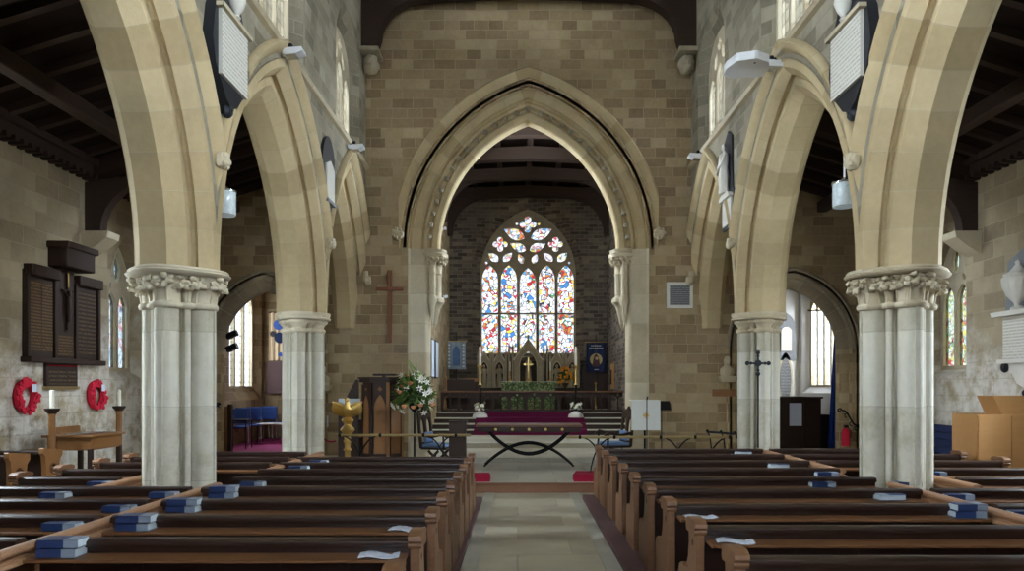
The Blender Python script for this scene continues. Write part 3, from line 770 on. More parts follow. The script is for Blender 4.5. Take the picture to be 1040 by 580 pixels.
# ---- light
w = bpy.data.worlds.new('World'); bpy.context.scene.world = w; w.use_nodes = True
bg = w.node_tree.nodes['Background']; bg.inputs[0].default_value = (.80,.90,1,1); bg.inputs[1].default_value = 24
cam = bpy.data.cameras.new('camera'); co = bpy.data.objects.new('camera', cam); C.objects.link(co)
cam.sensor_width = 36; cam.lens = F/1040*36; cam.shift_y = (CY-290)/1040; cam.shift_x = -(CX-520)/1040
cam.clip_start = .05; cam.clip_end = 200
co.location = (0, 0, EYE); co.rotation_euler = (pi/2, 0, 0); bpy.context.scene.camera = co
sc = bpy.context.scene
sc.view_settings.view_transform = 'Standard'; sc.view_settings.look = 'None'; sc.view_settings.gamma = 1; sc.view_settings.exposure = .25
sc.view_settings.use_curve_mapping = False
sc.cycles.use_denoising = True
sc.cycles.max_bounces = 10; sc.cycles.diffuse_bounces = 6; sc.cycles.transparent_max_bounces = 12
sc.cycles.sample_clamp_indirect = 6

DAY = (.84,.93,1)

for X, r in ((XL-1.5, -pi/2), (XR+1.5, pi/2)):
    for y in (1.2, 5.2): area('daylight_clerestory', (X, y, 7.9), (0, r*1.12, 0), 1.8, 2.2, 1900, DAY)
    for y in (9.35, 12.95): area('daylight_clerestory', (X+(.0), y, 7.9), (0, r*1.12, 0), 2.6, 2.8, 1500, DAY)
for X, r in ((XA-1.2, -pi/2), (XB+1.2, pi/2)):
    for y, e in ((8.1, 1500),): area('daylight_aisle', (X, y, 3.4), (0, r, 0), 2.0, 1.6, e, DAY)
for X, r in ((CXC-CW-1.0, -pi/2), (CXC+CW+1.0, pi/2)):
    area('added_chancel_light', (X, 17.2, 7.2), (0, r, 0), 2.0, 2.0, 2400, DAY)  # lamp added outside each unseen chancel side window
# ================================================================== pews
HP = .82                      # height of a pew's top rail above the floor
ORD = ['front','second','third','fourth','fifth','sixth','seventh','eighth','ninth','tenth','eleventh']
def end_panel(m, x, th, sg):
    "shaped bench end in the y-z plane; the seat side is +y"
    pr = [(-.05,.07),(.46,.07),(.46,.40),(.43,.46),(.36,.49),(.29,.47),(.22,.50),(.17,.58),(.145,.68),(.15,.775),(-.045,.775),(-.045,.5),(-.05,.45)]
    m.prism(pr, (lambda u, v, d: (x+sg*d, u, v)), 0, th)
def make_pew(L, ends, floor=.07):
    """bench running along +x from 0 to L; ends: which ends show a shaped bench end (-1 at x=0, 1 at x=L)"""
    parts = []
    m = MB().box(0, L, -.01, .02, .10, HP-.06); 
    for k in range(int(L/.42)): m.box(.2+k*.42, .215+k*.42, -.014, 0, .12, HP-.10)
    parts.append(('back_panel', m, M['pew'], 0))
    m = MB().prism([(-.055,HP-.035),(-.05,HP-.012),(-.03,HP),(.03,HP),(.045,HP-.015),(.045,HP-.04),(.025,HP-.05),(.025,HP-.09),(-.022,HP-.09),(-.022,HP-.05),(-.05,HP-.048)], (lambda u, v, d: (d, u, v)), 0, L)
    parts.append(('top_rail', m, M['pew'], 0))
    m = MB().prism([(-.185,.712),(-.185,.728),(-.01,.735),(-.01,.71),(-.15,.705)], (lambda u, v, d: (d, u, v)), 0.02, L-.02)
    parts.append(('book_ledge', m, M['ledge'], 0))
    m = MB().box(.02, L-.02, .02, .40, .44, .475); m.box(.02, L-.02, .34, .36, .10, .44)
    parts.append(('seat', m, M['pew'], .006))
    for e in ends:
        x = 0 if e < 0 else L; sg = -1 if e < 0 else 1
        m = MB(); end_panel(m, x, .055, sg)
        m.prism([(.20,.49),(.205,.51),(.18,.515),(.175,.495)], (lambda u, v, d: (x+sg*d, u, v)), 0, .06)
        parts.append(('end_panel', m, M['pewend'], .006))
        m = MB().prism([(-.055,.765),(-.07,.785),(-.06,.80),(-.08,.815),(-.075,.845),(-.03,.865),(.11,.865),(.165,.85),(.18,.83),(.16,.812),(.17,.795),(.155,.765)], (lambda u, v, d: (x+sg*(d-.012), u, v)), 0, .082)
        parts.append(('end_cap', m, M['pewend'], .004))
        m = MB(); M_ = Matrix.Translation((x+sg*.052, .045, .70)) @ Matrix.Rotation(pi/2, 4, 'Y')
        for k in range(4):
            a = k*pi/2; m.lathe([(.012,0),(.014,.006),(.008,.009)], (.013*cos(a), .013*sin(a), -.004), 8, M=M_)
        parts.append(('pierced_quatrefoil', m, M['darkoak'], 0))
    return parts
def place_pew(x0, x1, y, ends, label, group, name='pew'):
    t = thing(name, label, 'pew', (x0, y, 0), 0, group)
    for nm, m, mt, bv in make_pew(x1-x0, ends): m.build(nm, mt, t, bevel=bv)
    return t
LY = [9.16, 8.50, 7.80, 7.12, 6.42, 5.71, 5.01, 4.24, 3.43]
RY = [10.38, 9.55, 8.72, 7.90, 7.10, 6.30, 5.48, 4.62, 3.78]
def side_word(s): return 'left' if s < 0 else 'right'
for i, y in enumerate(LY):
    place_pew(-2.94, -.66, y, (1,), 'dark oak pew left of the central aisle, %s row counting from the altar' % ORD[i], 'nave pews left of the aisle')
for i, y in enumerate(RY):
    place_pew(1.23, 3.66, y, (-1,), 'dark oak pew right of the central aisle, %s row counting from the altar' % ORD[i], 'nave pews right of the aisle')
LAY = [9.9]+LY; RAY = RY
for i, y in enumerate(LAY):
    x1 = -4.12 if 6.6 < y < 8.2 else (-3.06)
    place_pew(-5.15, x1, y, (-1,) if y > 7 else (), 'dark oak pew in the left side block, %s row counting from the altar' % ORD[i], 'side pews on the left')
for i, y in enumerate(RAY):
    x0 = 4.52 if 6.6 < y < 8.2 else (3.78)
    place_pew(x0, 6.1, y, (1,) if y > 7 else (), 'dark oak pew in the right side block, %s row counting from the altar' % ORD[i], 'side pews on the right')
# partitions with pale moulded rails between the blocks
def partition(x, y0, y1, label):
    t = thing('pew_partition', label, 'partition', (x, y0, 0)); L = y1-y0
    MB().box(-.02, .02, 0, L, .07, .72).build('panel', M['ledge'], t)
    MB().prism([(-.05,.775),(-.045,.79),(-.02,.80),(.02,.80),(.045,.79),(.05,.775),(.045,.76),(.025,.755),(.025,.72),(-.025,.72),(-.025,.755),(-.045,.76)], (lambda u, v, d: (u, d, v)), 0, L).build('moulded_rail', M['rail'], t)
    MB().prism([(.0,.73),(.075,.725),(.08,.705),(.0,.70),(-.08,.705),(-.075,.725)], (lambda u, v, d: (u, d, v)), 0, L).build('lower_moulding', M['rail'], t)
partition(-3.0, 1.6, 6.86, 'long pew partition with pale oak rail, left foreground')
partition(-2.92, 7.84, 10.2, 'short pew partition with pale rail passing the second pillar on the left')
partition(-4.06, 6.47, 8.25, 'pew partition rail on the side-aisle side of the nearest left pillar')
partition(3.72, 1.6, 6.9, 'long pew partition with pale oak rail, right foreground')
partition(3.72, 7.94, 10.75, 'short pew partition with pale rail in front of the second pillar on the right')
partition(4.46, 6.7, 8.35, 'pew partition rail on the side-aisle side of the nearest right pillar')

# ---- hymn books and service papers on the ledges
def make_book(label, loc, rz, grp):
    t = thing('hymn_book', label, 'book', loc, rz, grp)
    w, d, h = .235, .125, .052
    m = MB().box(-w/2, w/2, -d/2, d/2, 0, .004).box(-w/2, w/2, -d/2, d/2, h-.004, h).box(-w/2, w/2, -d/2, -d/2+.005, 0, h); m.build('cover', M['book'], t)
    MB().box(-w/2+.006, w/2-.004, -d/2+.005, d/2-.005, .004, h-.004).build('page_block', M['pages'], t)
    return t
BK = None; FLIP = None
def stack(px, row_y, x, n, where, far=False, rz=0, grp=None):
    global BK
    pos = ['single', ''] if n == 1 else (['lower', 'upper'] if n == 2 else ['bottom', 'middle', 'top'])
    for k in range(n):
        z = .735+.054*k
        lab = ('single blue hymn book ' if n == 1 else '%s blue hymn book of a pair ' % pos[k])+where
        loc = (x+.008*(k % 2), row_y-.09, z); r = rz+(.05 if k % 2 else -.02)
        if BK is None: BK = make_book(lab, loc, r, grp)
        else: dup(BK, loc, r, lab, grp)
# left of the aisle: books stand against the partition
for i, n, dx in ((7,2,.18),(6,2,.2),(5,2,.2),(4,2,.22),(3,1,.22),(1,1,.25),(0,1,.3)):
    stack(0, LY[i], -2.93+dx, n, 'on the ledge by the left partition, %s row' % ORD[i], rz=0, grp='hymn books in the left nave pews')
for i, n in ((6,1),(5,1),(4,1)):
    stack(0, LY[i], -3.25, n, 'just beyond the left partition, %s row' % ORD[i], rz=0, grp='hymn books beyond the left partition')
for i, y, n in ((4,6.42,1),(3,7.12,1)):
    stack(0, y, -4.25, n, 'left of the nearest left pillar, %s row' % ORD[i], rz=0, grp='hymn books beyond the left partition')
for i, n, dx, rz in ((6,2,-.10,0),(5,1,-.26,pi),(4,1,-.52,0),(3,1,-.12,0),(2,1,-.35,pi),(0,1,-.25,pi)):
    stack(0, RY[i], 3.60+dx, n, 'on the ledge by the right partition, %s row' % ORD[i], rz=rz, grp='hymn books in the right nave pews')
for i in (6,5,4,3):
    stack(0, RY[i], 3.95 if i != 3 else 4.70, 1, 'just beyond the right partition, %s row' % ORD[i], rz=0, grp='hymn books beyond the right partition')
def paper(x, y, rz, label, name='service_sheet'):
    m = MB(); n = 5
    vs = []
    for k in range(n+1):
        u = -.12+.24*k/n; z = .008*sin(k*1.3)+.003
        vs += [(u, -.07, z), (u, .07, z), (u, -.07, z+.004), (u, .07, z+.004)]
    fs = []
    for k in range(n):
        a = 4*k; b = a+4; fs += [(a+2,b+2,b+3,a+3),(a,a+1,b+1,b),(a,b,b+2,a+2),(a+1,a+3,b+3,b+1)]
    fs += [(0,2,3,1),(4*n,4*n+1,4*n+3,4*n+2)]
    o = m.add(vs, fs).build(name, M['paper'], None); o.location = (x, y-.09, .733); o.rotation_euler = (0,0,rz)
    tag(o, label, 'paper')
paper(-.84, LY[7]+.0+.0 if False else LY[7], .1, 'pale folded sheet at the aisle end of the second nearest left pew')
paper(-.80, LY[6], -.1, 'pale folded sheet at the aisle end of the third nearest left pew')
paper(1.42, RY[6], .1, 'white sheet at the aisle end of the third nearest right pew')
paper(1.42, RY[7], -.15, 'white open leaflet at the aisle end of the second nearest right pew')

# ---- light oak benches by the north wall
t = thing('oak_bench', 'light oak bench with roundel-carved end near the left wall, farther of two', 'pew', (-6.9, 8.85, 0))
def light_bench(t, L):
    MB().box(0, L, -.02, .02, .1, .90).build('back_panel', M['darkoak'], t)
    MB().box(0, L, -.06, .05, .88, .93).build('top_rail', M['darkoak'], t, bevel=.01)
    MB().box(0, L, .02, .42, .44, .48).build('seat', M['darkoak'], t)
    MB().prism([(-.07,0),(.36,0),(.36,.42),(.30,.50),(.24,.52),(.20,.62),(.22,.80),(.27,.86),(.27,.93),(-.09,.97),(-.09,.90),(-.06,.86),(-.045,.7)], (lambda u, v, d: (L+d, u, v)), 0, .06).build('end_panel', M['oak'], t, bevel=.008)
    M_ = Matrix.Translation((L+.06, .09, .70)) @ Matrix.Rotation(pi/2, 4, 'Y')
    MB().lathe([(.075,-.01),(.075,.006),(.055,.01),(.05,.0),(.03,.0),(.02,.01),(.001,.012)], (0,0,0), 16, M=M_).build('roundel', M['ledge'], t)
light_bench(t, .80)
t = thing('oak_bench', 'light oak bench with roundel-carved end near the left wall, nearer of two', 'pew', (-6.9, 8.25, 0)); light_bench(t, .80)

# ================================================================== left aisle furnishings
def at_wall(X, y, z): return (X, y, z)
t = thing('oak_side_table', 'oak side table with a low back ledge against the left aisle wall', 'table', (-6.30, 10.0, 0))
MB().box(-.36, .36, -.40, .42, 1.04, 1.075).build('top', M['oak'], t, bevel=.008)
MB().box(-.31, .31, -.35, .38, .86, 1.04).build('apron', M['oak'], t, bevel=.004)
MB().box(-.36, -.33, -.2, .42, 1.075, 1.17).build('back_ledge', M['oak'], t)
for x in (-.29, .29):
    for y in (-.33, .36): MB().box(x-.03, x+.03, y-.03, y+.03, 0, .88).build('leg', M['darkoak'], t, bevel=.006)
tag(MB().box(-.17, .17, -.22, .22, 0, .012).build('book_case_glass', M['chrome'], origin=None), 'flat glazed display lying on the oak side table', 'display case').location = (-6.3, 10.0, 1.077)
for nm, (x, y) in (('nearer', (-6.38, 9.42)), ('farther', (-6.16, 10.62))):
    t = thing('wooden_candlestick', 'tall wooden floor candlestick with white candle, %s one by the side table' % nm, 'candlestick', (x, y, 0))
    MB().lathe([(.16,0),(.16,.05),(.10,.07),(.09,.12),(.055,.16)], n=8).build('base', M['oak'], t)
    MB().lathe([(.055,.15),(.05,.5),(.055,.52),(.045,.56),(.042,1.34),(.055,1.40)], n=8).build('shaft', M['oak'], t)
    MB().lathe([(.05,1.38),(.09,1.43),(.095,1.455),(.03,1.46)], n=12).build('drip_pan', M['darkoak'], t)
    MB().lathe([(.028,1.45),(.028,1.70),(.01,1.71)], n=12).build('candle', M['wax'], t)
def wreath(y, z, label):
    t = thing('poppy_wreath', label, 'wreath', (XA+.036, y, z))
    m = MB(); m.tube([(0, .17*cos(a), .20*sin(a)) for a in [2*pi*k/24 for k in range(24)]], .045, 8, True)
    for k in range(70):
        a = random.uniform(0, 2*pi); r = random.uniform(-.05,.05)
        m.ball((.03+random.uniform(0,.03), (.17+r)*cos(a), (.20+r)*sin(a)), (.02,.034,.034), 6, 4, jit=.2)
    m.build('poppies', M['poppy'], t)
    MB().box(.075, .082, .03, .12, .06, .17).build('card', M['paper'], t)
wreath(9.72, 1.62, 'red poppy wreath with white card, left one under the memorial')
wreath(11.35, 1.62, 'red poppy wreath with white card, right one, beyond the side table')

t = thing('war_memorial_board', 'large dark oak roll-of-honour triptych with canopied centre on the left aisle wall', 'memorial', (XA, 10.55, 2.12))
B = lambda y0, y1, z0, z1, x0, x1: MB().box(x0, x1, y0, y1, z0, z1)
B(-.88, .88, -.02, .06, .0, .16).build('shelf', M['darkoak'], t, bevel=.012)
B(-.84, .84, .05, 1.30, .0, .05).build('backboard', M['darkoak'], t)
for y0, y1 in ((-.82, -.22), (.24, .84)):
    B(y0, y1, 1.22, 1.38, .0, .14).build('cornice', M['slate'] if False else M['darkoak'], t, bevel=.012)
for y in (-.82, -.24, .24, .82): B(y-.03, y+.03, .06, 1.24, .03, .09).build('stile', M['darkoak'], t, bevel=.006)
for k, (y0, y1) in enumerate(((-.78,-.53),(-.51,-.28),(.28,.53),(.55,.78))):
    m = MB().sheet([(y0,.14),(y1,.14),(y1,1.16),(y0,1.16)], lambda u, v, d: (.055, u, v), 0)
    m.add([(.05,y0,.14),(.05,y1,.14),(.05,y1,1.16),(.05,y0,1.16)], [(0,3,2,1)])
    m.build('name_panel', M['names_gold'] if k < 2 else M['names_dark'], t)
B(-.2, .2, .06, 1.5, .0, .06).build('centre_panel', M['darkoak'], t)
m = MB().sheet([(-.17,.1),(.17,.1),(.17,.42),(-.17,.42)], lambda u, v, d: (.065, u, v), 0); m.build('dedication_panel', M['names_gold'], t)
B(-.32, .36, 1.42, 1.78, .0, .30).build('canopy', M['darkoak'], t, bevel=.02)
B(-.35, .39, 1.70, 1.80, .0, .34).build('canopy_cornice', M['darkoak'], t, bevel=.015)
m = MB().box(.075,.10,-.012,.012,.5,1.35).box(.075,.10,-.12,.12,1.08,1.11); m.build('cross', M['darkoak'], t)
m = MB(); m.tube([(.11,0,.98),(.115,0,.78),(.11,.01,.62)], [.035,.04,.02], 8); m.ball((.12,0,1.06),(.03,.03,.04),8,6); m.tube([(.11,0,.99),(.105,-.11,1.10)], .012, 6); m.tube([(.11,0,.99),(.105,.11,1.10)], .012, 6); m.build('carved_figure', M['darkoak'], t)
B(-.02, .02, .93, 1.45, .06, .08).build('gilt_rod', M['brass'], t) if False else MB().box(.10,.108,-.012,.012,1.15,1.38).build('gilt_rod', M['brass'], t)
t = thing('memorial_tablet', 'small three-panelled wooden tablet with gilt sill under the large memorial', 'memorial', (XA, 10.5, 1.74))
B(-.36, .36, 0, .36, 0, .05).build('board', M['darkoak'], t, bevel=.008)
B(-.38, .38, -.03, .02, 0, .07).build('gilt_sill', M['dullbrass'], t)
m = MB()
for k in range(16): m.ball((.055, -.32+k*.0427, .33), .012, 6, 4)
m.build('red_beading', M['poppy'], t)
for k in range(3):
    y0 = -.31+.215*k; m = MB().sheet([(y0,.05),(y0+.19,.05),(y0+.19,.28),(y0,.28)], lambda u, v, d: (.054, u, v), 0); m.build('name_panel', M['names_dark'], t)

# ================================================================== wall tablets of the arcade spandrels
def spandrel(X, sg, y, z, w, h, label, style):
    "sg: +1 when the wall faces +x"
    t = thing('wall_monument', label, 'memorial', (X, y, z))
    mpx = lambda u, v, d: (sg*d, u, v)
    if style == 'lozenge':
        m = MB().prism([(-w/2,h*.30),(-w*.42,h*.62),(-w*.25,h*.86),(0,h*1.25),(w*.25,h*.86),(w*.42,h*.62),(w/2,h*.30),(w*.42,.08),(w*.15,-.18),(.05,-.22),(.03,-.30),(-.03,-.30),(-.05,-.22),(-w*.15,-.18),(-w*.42,.08)], mpx, 0, .11); m.build('black_backing', M['slate'], t, bevel=.008)
        m = MB().prism([(-w*.36,0),(w*.36,0),(w*.36,h*.60),(-w*.36,h*.60)], mpx, .11, .15); m.build('white_tablet', M['ins_white'], t)
        m = MB().prism([(-w*.42,h*.60),(w*.42,h*.60),(w*.42,h*.64),(-w*.42,h*.64)], mpx, .11, .19); m.build('cornice', M['oak'] if False else M['dress'], t, bevel=.006)
        m = MB(); m.lathe([(.03,0),(.05,.02),(.03,.05),(.08,.12),(.11,.20),(.10,.25),(.05,.29),(.06,.31),(.02,.35),(.03,.38),(.005,.4)], (sg*.16, 0, h*.645), 14, fn=lambda a, r: r*.9); m.build('carved_urn', M['marble'], t, angle=60)
        m = MB().ball((sg*.06,0,-.26),(.06,.07,.08),8,6); m.build('black_drop', M['slate'], t)
    elif style == 'oval':
        m = MB().prism([(w/2*cos(a), h/2+h/2*sin(a)) for a in [2*pi*k/28 for k in range(28)]], mpx, 0, .05); m.build('black_backing', M['slate'], t, bevel=.01)
        m = MB().prism([(-w*.28,h*.14),(w*.28,h*.14),(w*.28,h*.6),(0,h*.68),(-w*.28,h*.6)], mpx, .05, .08); m.build('white_tablet', M['ins_white'], t)
        m = MB().prism([(-w*.34,h*.1),(w*.34,h*.1),(w*.34,h*.14),(-w*.34,h*.14)], mpx, .05, .11); m.build('sill', M['greymarble'], t)
    return t
spandrel(XL, 1, 7.42, 4.98, .92, 1.12, 'black-backed white marble tablet high above the nearest left pillar', 'lozenge')
spandrel(XR, -1, 7.3, 4.90, .92, 1.12, 'black-backed white marble tablet high above the nearest right pillar', 'lozenge')
spandrel(XL, 1, 11.45, 4.65, .8, 1.25, 'dark oval monument with small tablet above the second left pillar', 'oval')
t = thing('wall_monument', 'white sculpted figure monument on dark slab above the second right pillar', 'memorial', (XR, 11.75, 4.45)); t.scale = (.7, .85, .9)
MB().prism([(-.36,.0),(.36,.0),(.36,.62),(.26,.75),(.22,1.7),(0,1.85),(-.22,1.7),(-.26,.75),(-.36,.62)], lambda u, v, d: (-d, u, v), 0, .05).build('dark_slab', M['slate'], t, bevel=.01)
MB().prism([(-.28,.06),(.28,.06),(.28,.55),(-.28,.55)], lambda u, v, d: (-d, u, v), .05, .09).build('white_tablet', M['ins_white'], t)
MB().prism([(-.34,.55),(.34,.55),(.30,.62),(.12,.68),(-.12,.68),(-.30,.62)], lambda u, v, d: (-d, u, v), .05, .16).build('cornice', M['marble'], t)
m = MB(); m.lathe([(.12,.66),(.11,.8),(.13,.95),(.09,1.15),(.12,1.28),(.10,1.40),(.035,1.44),(.04,1.47)], (-.15,0,0), 14, fn=lambda a, r: r*(1+.1*cos(5*a))); m.ball((-.16,0,1.53),(.055,.055,.07),10,8)
m.tube([(-.18,-.10,1.36),(-.26,-.16,1.2),(-.28,-.02,1.14)], [.035,.03,.022], 7); m.tube([(-.18,.10,1.36),(-.22,.18,1.22),(-.28,.16,1.05)], [.035,.03,.022], 7); m.build('sculpted_figure', M['marble'], t, angle=60)

# marble urn monument on the right aisle wall
t = thing('wall_monument', 'white marble urn monument with inscribed tablet on the right aisle wall', 'memorial', (XB, 10.0, 2.0))
mpx = lambda u, v, d: (-d, u, v)
MB().prism([(-.42,.85),(.42,.85),(.36,1.62),(.0,1.80),(-.36,1.62)], mpx, 0, .05).build('grey_backing', M['greymarble'], t, bevel=.008)
MB().prism([(-.45,.80),(.45,.80),(.48,.87),(-.48,.87)], mpx, 0, .24).build('shelf', M['marble'], t, bevel=.01)
MB().prism([(-.40,.16),(.40,.16),(.40,.80),(-.40,.80)], mpx, 0, .10).build('inscribed_tablet', M['ins_white'], t)
MB().prism([(-.45,.10),(.45,.10),(.45,.16),(-.45,.16)], mpx, 0, .16).build('sill', M['marble'], t, bevel=.008)
MB().prism([(-.38,.10),(-.36,-.02),(-.25,-.05),(-.15,-.2),(0,-.26),(.15,-.2),(.25,-.05),(.36,-.02),(.38,.10)], mpx, 0, .07).build('apron', M['marble'], t, bevel=.01)
MB().ball((-.1,-.36,.04),(.06,.06,.08),8,6).ball((-.1,.36,.04),(.06,.06,.08),8,6).build('brackets', M['slate'], t)
m = MB().lathe([(.09,.87),(.09,.90),(.04,.93),(.05,.97),(.14,1.08),(.19,1.22),(.20,1.33),(.17,1.36),(.18,1.39),(.10,1.43),(.05,1.50),(.03,1.53),(.035,1.57),(.005,1.6)], (-.16,0,0), 32, fn=lambda a, r: r*(1+.04*cos(16*a))); m.build('fluted_urn', M['marble'], t, angle=50)

# ================================================================== lights on the walls
def floodlight(x, y, z, sg, label):
    t = thing('floodlight', label, 'floodlight', (x, y, z)); t.scale = (.7,.7,.7)
    MB().box(0, sg*.05, -.06, .06, -.06, .06) .build('wall_plate', M['white'], t)
    MB().prism([(.04,.02),(.42,.05),(.44,-.02),(.30,-.08),(.08,-.10)], lambda u, v, d: (sg*u, -.13+d, v), 0, .26).build('housing', M['white'], t, bevel=.012)
    MB().prism([(.10,-.105),(.30,-.085),(.30,-.09),(.10,-.112)], lambda u, v, d: (sg*u, -.11+d, v), 0, .22).build('lens', M['chrome'], t)
    MB().tube([(sg*.03,0,.0),(sg*.10,0,.12),(sg*.16,.02,.10)], .02, 6).ball((sg*.16,.02,.13),.05,8,6).build('sensor_head', M['black'], t)
floodlight(XL, 9.3, 6.27, 1, 'white floodlight on the left sill line, nearer of two')
floodlight(XL, 12.9, 6.24, 1, 'white floodlight on the left sill line, farther of two')
floodlight(XR, 9.5, 6.2, -1, 'white floodlight on the right sill line beside the white speaker')
floodlight(XR, 13.4, 6.24, -1, 'white floodlight on the right sill line, close to the end wall')
t = thing('speaker_horn', 'large flat white box speaker on an arm below the right clerestory window', 'speaker', (3.02, 9.1, 6.0)); t.scale = (.82, .9, .8)
MB().prism([(-.34,-.02),(-.26,-.26),(.02,-.34),(.26,-.22),(.34,.0),(.34,.24),(-.22,.30),(-.34,.16)], lambda u, v, d: (u, v, d), -.07, .06).build('body', M['white'], t, bevel=.035)
MB().box(.30, .56, -.03, .05, -.03, .03).build('arm', M['white'], t)
MB().ball((.04,-.20,-.07),(.02,.02,.008),8,5).build('status_light', M['black'], t)
for nm, x in (('left', -3.55), ('right', 3.92)):
    t = thing('lantern', 'glass cylinder lantern hanging on a rod beside the nearest %s arch' % nm, 'lantern', (x, 8.3, 3.95 if x < 0 else 4.05))
    MB().lathe([(.13,-.13),(.135,-.12),(.135,.14),(.13,.15)], n=20).build('ribbed_shade', plain('lantern_glass_'+nm, srgb(196,208,212), .12, var=.3, scale=30, spec=.8), t)
    MB().lathe([(.14,.14),(.145,.16),(.05,.19),(.02,.22)], n=20).build('cap', M['chrome'], t)
    MB().tube([(0,0,.2),(0,0,.72)], .012, 8).build('rod', M['white'], t)

# ================================================================== east wall of the nave
t = thing('wooden_cross', 'large plain wooden cross hanging on the wall left of the chancel arch', 'cross', (P(396,312,YE).x, YE-.036, P(396,276,YE).z-1.48))
MB().box(-.04, .04, -.03, .03, 0, 1.50).build('upright', M['cherry'], t, bevel=.006)
MB().box(-.28, .28, -.045, .015, 1.08, 1.15).build('crossbar', M['cherry'], t, bevel=.006)
t = thing('inscribed_plaque', 'square grey inscribed stone plaque on the wall right of the chancel arch', 'plaque', (P(690,300,YE).x, YE, P(690,300,YE).z))
MB().prism([(-.27,-.27),(.27,-.27),(.27,.27),(-.27,.27)], yplane(-.05), 0, .05, [[(-.21,-.21),(.21,-.21),(.21,.21),(-.21,.21)]]).build('frame', M['marble'], t, bevel=.006)
MB().prism([(-.21,-.21),(.21,-.21),(.21,.21),(-.21,.21)], yplane(-.03), 0, .03).build('inscription', M['ins_grey'], t)
tag(MB().box(-.24,.24,-.03,0,-.075,.075).box(-.215,.215,-.034,-.03,-.05,.05).build('wooden_name_board', M['oak'], None, bevel=.006), 'small light wooden board on the wall beside the second right pillar', 'sign').location = (P(735,399,YE).x, YE, P(735,399,YE).z)
for nm, px, py, sc_ in (('right', 737, 376, 1.0), ('left', 329, 385, .8)):
    t = thing('stone_bust', 'small worn stone bust on the end wall, on the %s' % nm, 'sculpture', (P(px,py,YE).x, YE-.08, P(px,py,YE).z-.25))
    MB().prism([(-.14,0),(.14,0),(.18,.12),(-.18,.12)], yplane(-.1), 0, .18).build('bracket', M['dress'], t, bevel=.02)
    m = MB().lathe([(.13,.12),(.15,.2),(.14,.28),(.07,.33),(.06,.37)], (0,0,0), 12, fn=lambda a, r: r*(.8+.2*abs(cos(a)))); m.ball((0,-.02,.44),(.075,.085,.10),10,8,jit=.03); m.build('figure', M['dress'], t, angle=60)
tag(MB().box(-.09,.09,-.012,0,-.12,.12).box(-.08,.08,-.014,-.012,-.11,.11).build('paper_notice', M['paper'], None), 'small white paper notice on the wall left of the eagle lectern', 'notice').location = (P(329,428,YE).x, YE, P(329,428,YE).z)
for nm, X, sg, y, z in (('lower, left chancel wall', CXN-CW, 1, 16.0, 3.5),):
    pass
for nm, px, py, Y in (('top', 449, 233, 21.6), ('middle', 447, 268, 21.8), ('bottom', 447, 302, 22.0)):
    q = P(px, py, Y)
    t = thing('spotlight', 'small white spotlight on the left chancel wall, %s of the three' % nm, 'spotlight', (CXC-CW, Y, q.z))
    MB().box(0,.10,-.03,.03,-.03,.03).build('bracket', M['black'], t); MB().lathe([(.04,0),(.06,.12),(.055,.15)], (0,0,0), 12, M=Matrix.Translation((.1,0,.0)) @ Matrix.Rotation(radians(75), 4, 'Y')).build('head', M['white'], t)
# ================================================================== on the dais
D = DZ
t = thing('nave_altar', 'dark wooden altar table with gold studs on crossing curved iron legs', 'altar', (.20, 14.0, D))
MB().box(-1.06, 1.06, -.38, .38, .81, .85).build('table_top', M['ledge'], t, bevel=.006)
MB().box(-1.02, 1.02, -.34, .34, .70, .81).build('apron', M['darkoak'], t)
for k in range(5):
    M_ = Matrix.Translation((-.66+.33*k+0, -.345, .755)) @ Matrix.Rotation(pi/2, 4, 'X')
    MB().lathe([(.03,0),(.028,.012),(.012,.02),(.001,.022)], (0,0,0), 12, M=M_).build('gold_stud', M['brass'], t)
for y in (-.2, .2):
    for up in (0, 1):
        pts = []
        for k in range(19):
            a = -1+2*k/18
            x = a*.90
            z = .01 + .46*(1-abs(a)**1.9) if not up else .70-.46*(1-abs(a)**1.9)*1.0
            if up: x = a*.82
            pts.append((x, y+(.03 if up else 0), z))
        MB().tube(pts, .026, 8, flat=.8).build('curved_leg', M['iron'], t)
# kneelers
def kneeler(x, y, z, w, label):
    t = thing('kneeler', label, 'kneeler', (x, y, z), 0)
    MB().prism([(-w/2,.0),(w/2,.0),(w/2,.10),(w/2-.03,.13),(-w/2+.03,.13),(-w/2,.10)], yplane(-.11), 0, .22).build('cushion', M['red'], t, bevel=.02)
kneeler(P(488,489,11.75).x, 11.72, D, .34, 'red kneeling cushion on the dais left of the aisle')
kneeler(P(594,489,11.75).x+.02, 11.72, D, .44, 'red kneeling cushion right of the aisle, lower one in front')
kneeler(P(596,484,11.9).x+.02, 11.97, D, .44, 'red kneeling cushion right of the aisle, behind the lower one')
# rails
def iron_rail(x0, x1, y, z, posts, label, feet=.42):
    t = thing('altar_rail', label, 'rail', (x0, y, D))
    L = x1-x0; h = z-D
    MB().tube([(0,0,h),(L,0,h)], .024, 10).build('top_rail', M['dullbrass'], t)
    for px, lean in posts:
        m = MB(); x = px-x0
        m.tube([(x+lean*feet*sin(a), 0, h*cos(a)) for a in [pi/2*k/8*.0+k/8*1.45 for k in range(9)]] + [(x+lean*feet*1.02, 0, 0)], .014, 6)
        m.ball((x,0,h),(.035,.035,.035),8,6)
        m.build('curved_iron_leg', M['iron'], t)
iron_rail(P(337,441,11.9).x, P(478,441,11.9).x, 11.9, P(400,442,11.9).z, [(P(x,441,11.9).x, s) for x, s in ((345,1),(386,-1),(430,1),(463,-1))], 'brass-topped iron rail left of the nave altar')
iron_rail(P(575,445,11.9).x, P(744,445,11.9).x, 11.9, P(660,444,11.9).z, [(P(x,441,11.9).x, s) for x, s in ((589,1),(624,-1),(671,1),(706,-1),(741,-1))], 'brass-topped iron rail right of the nave altar')
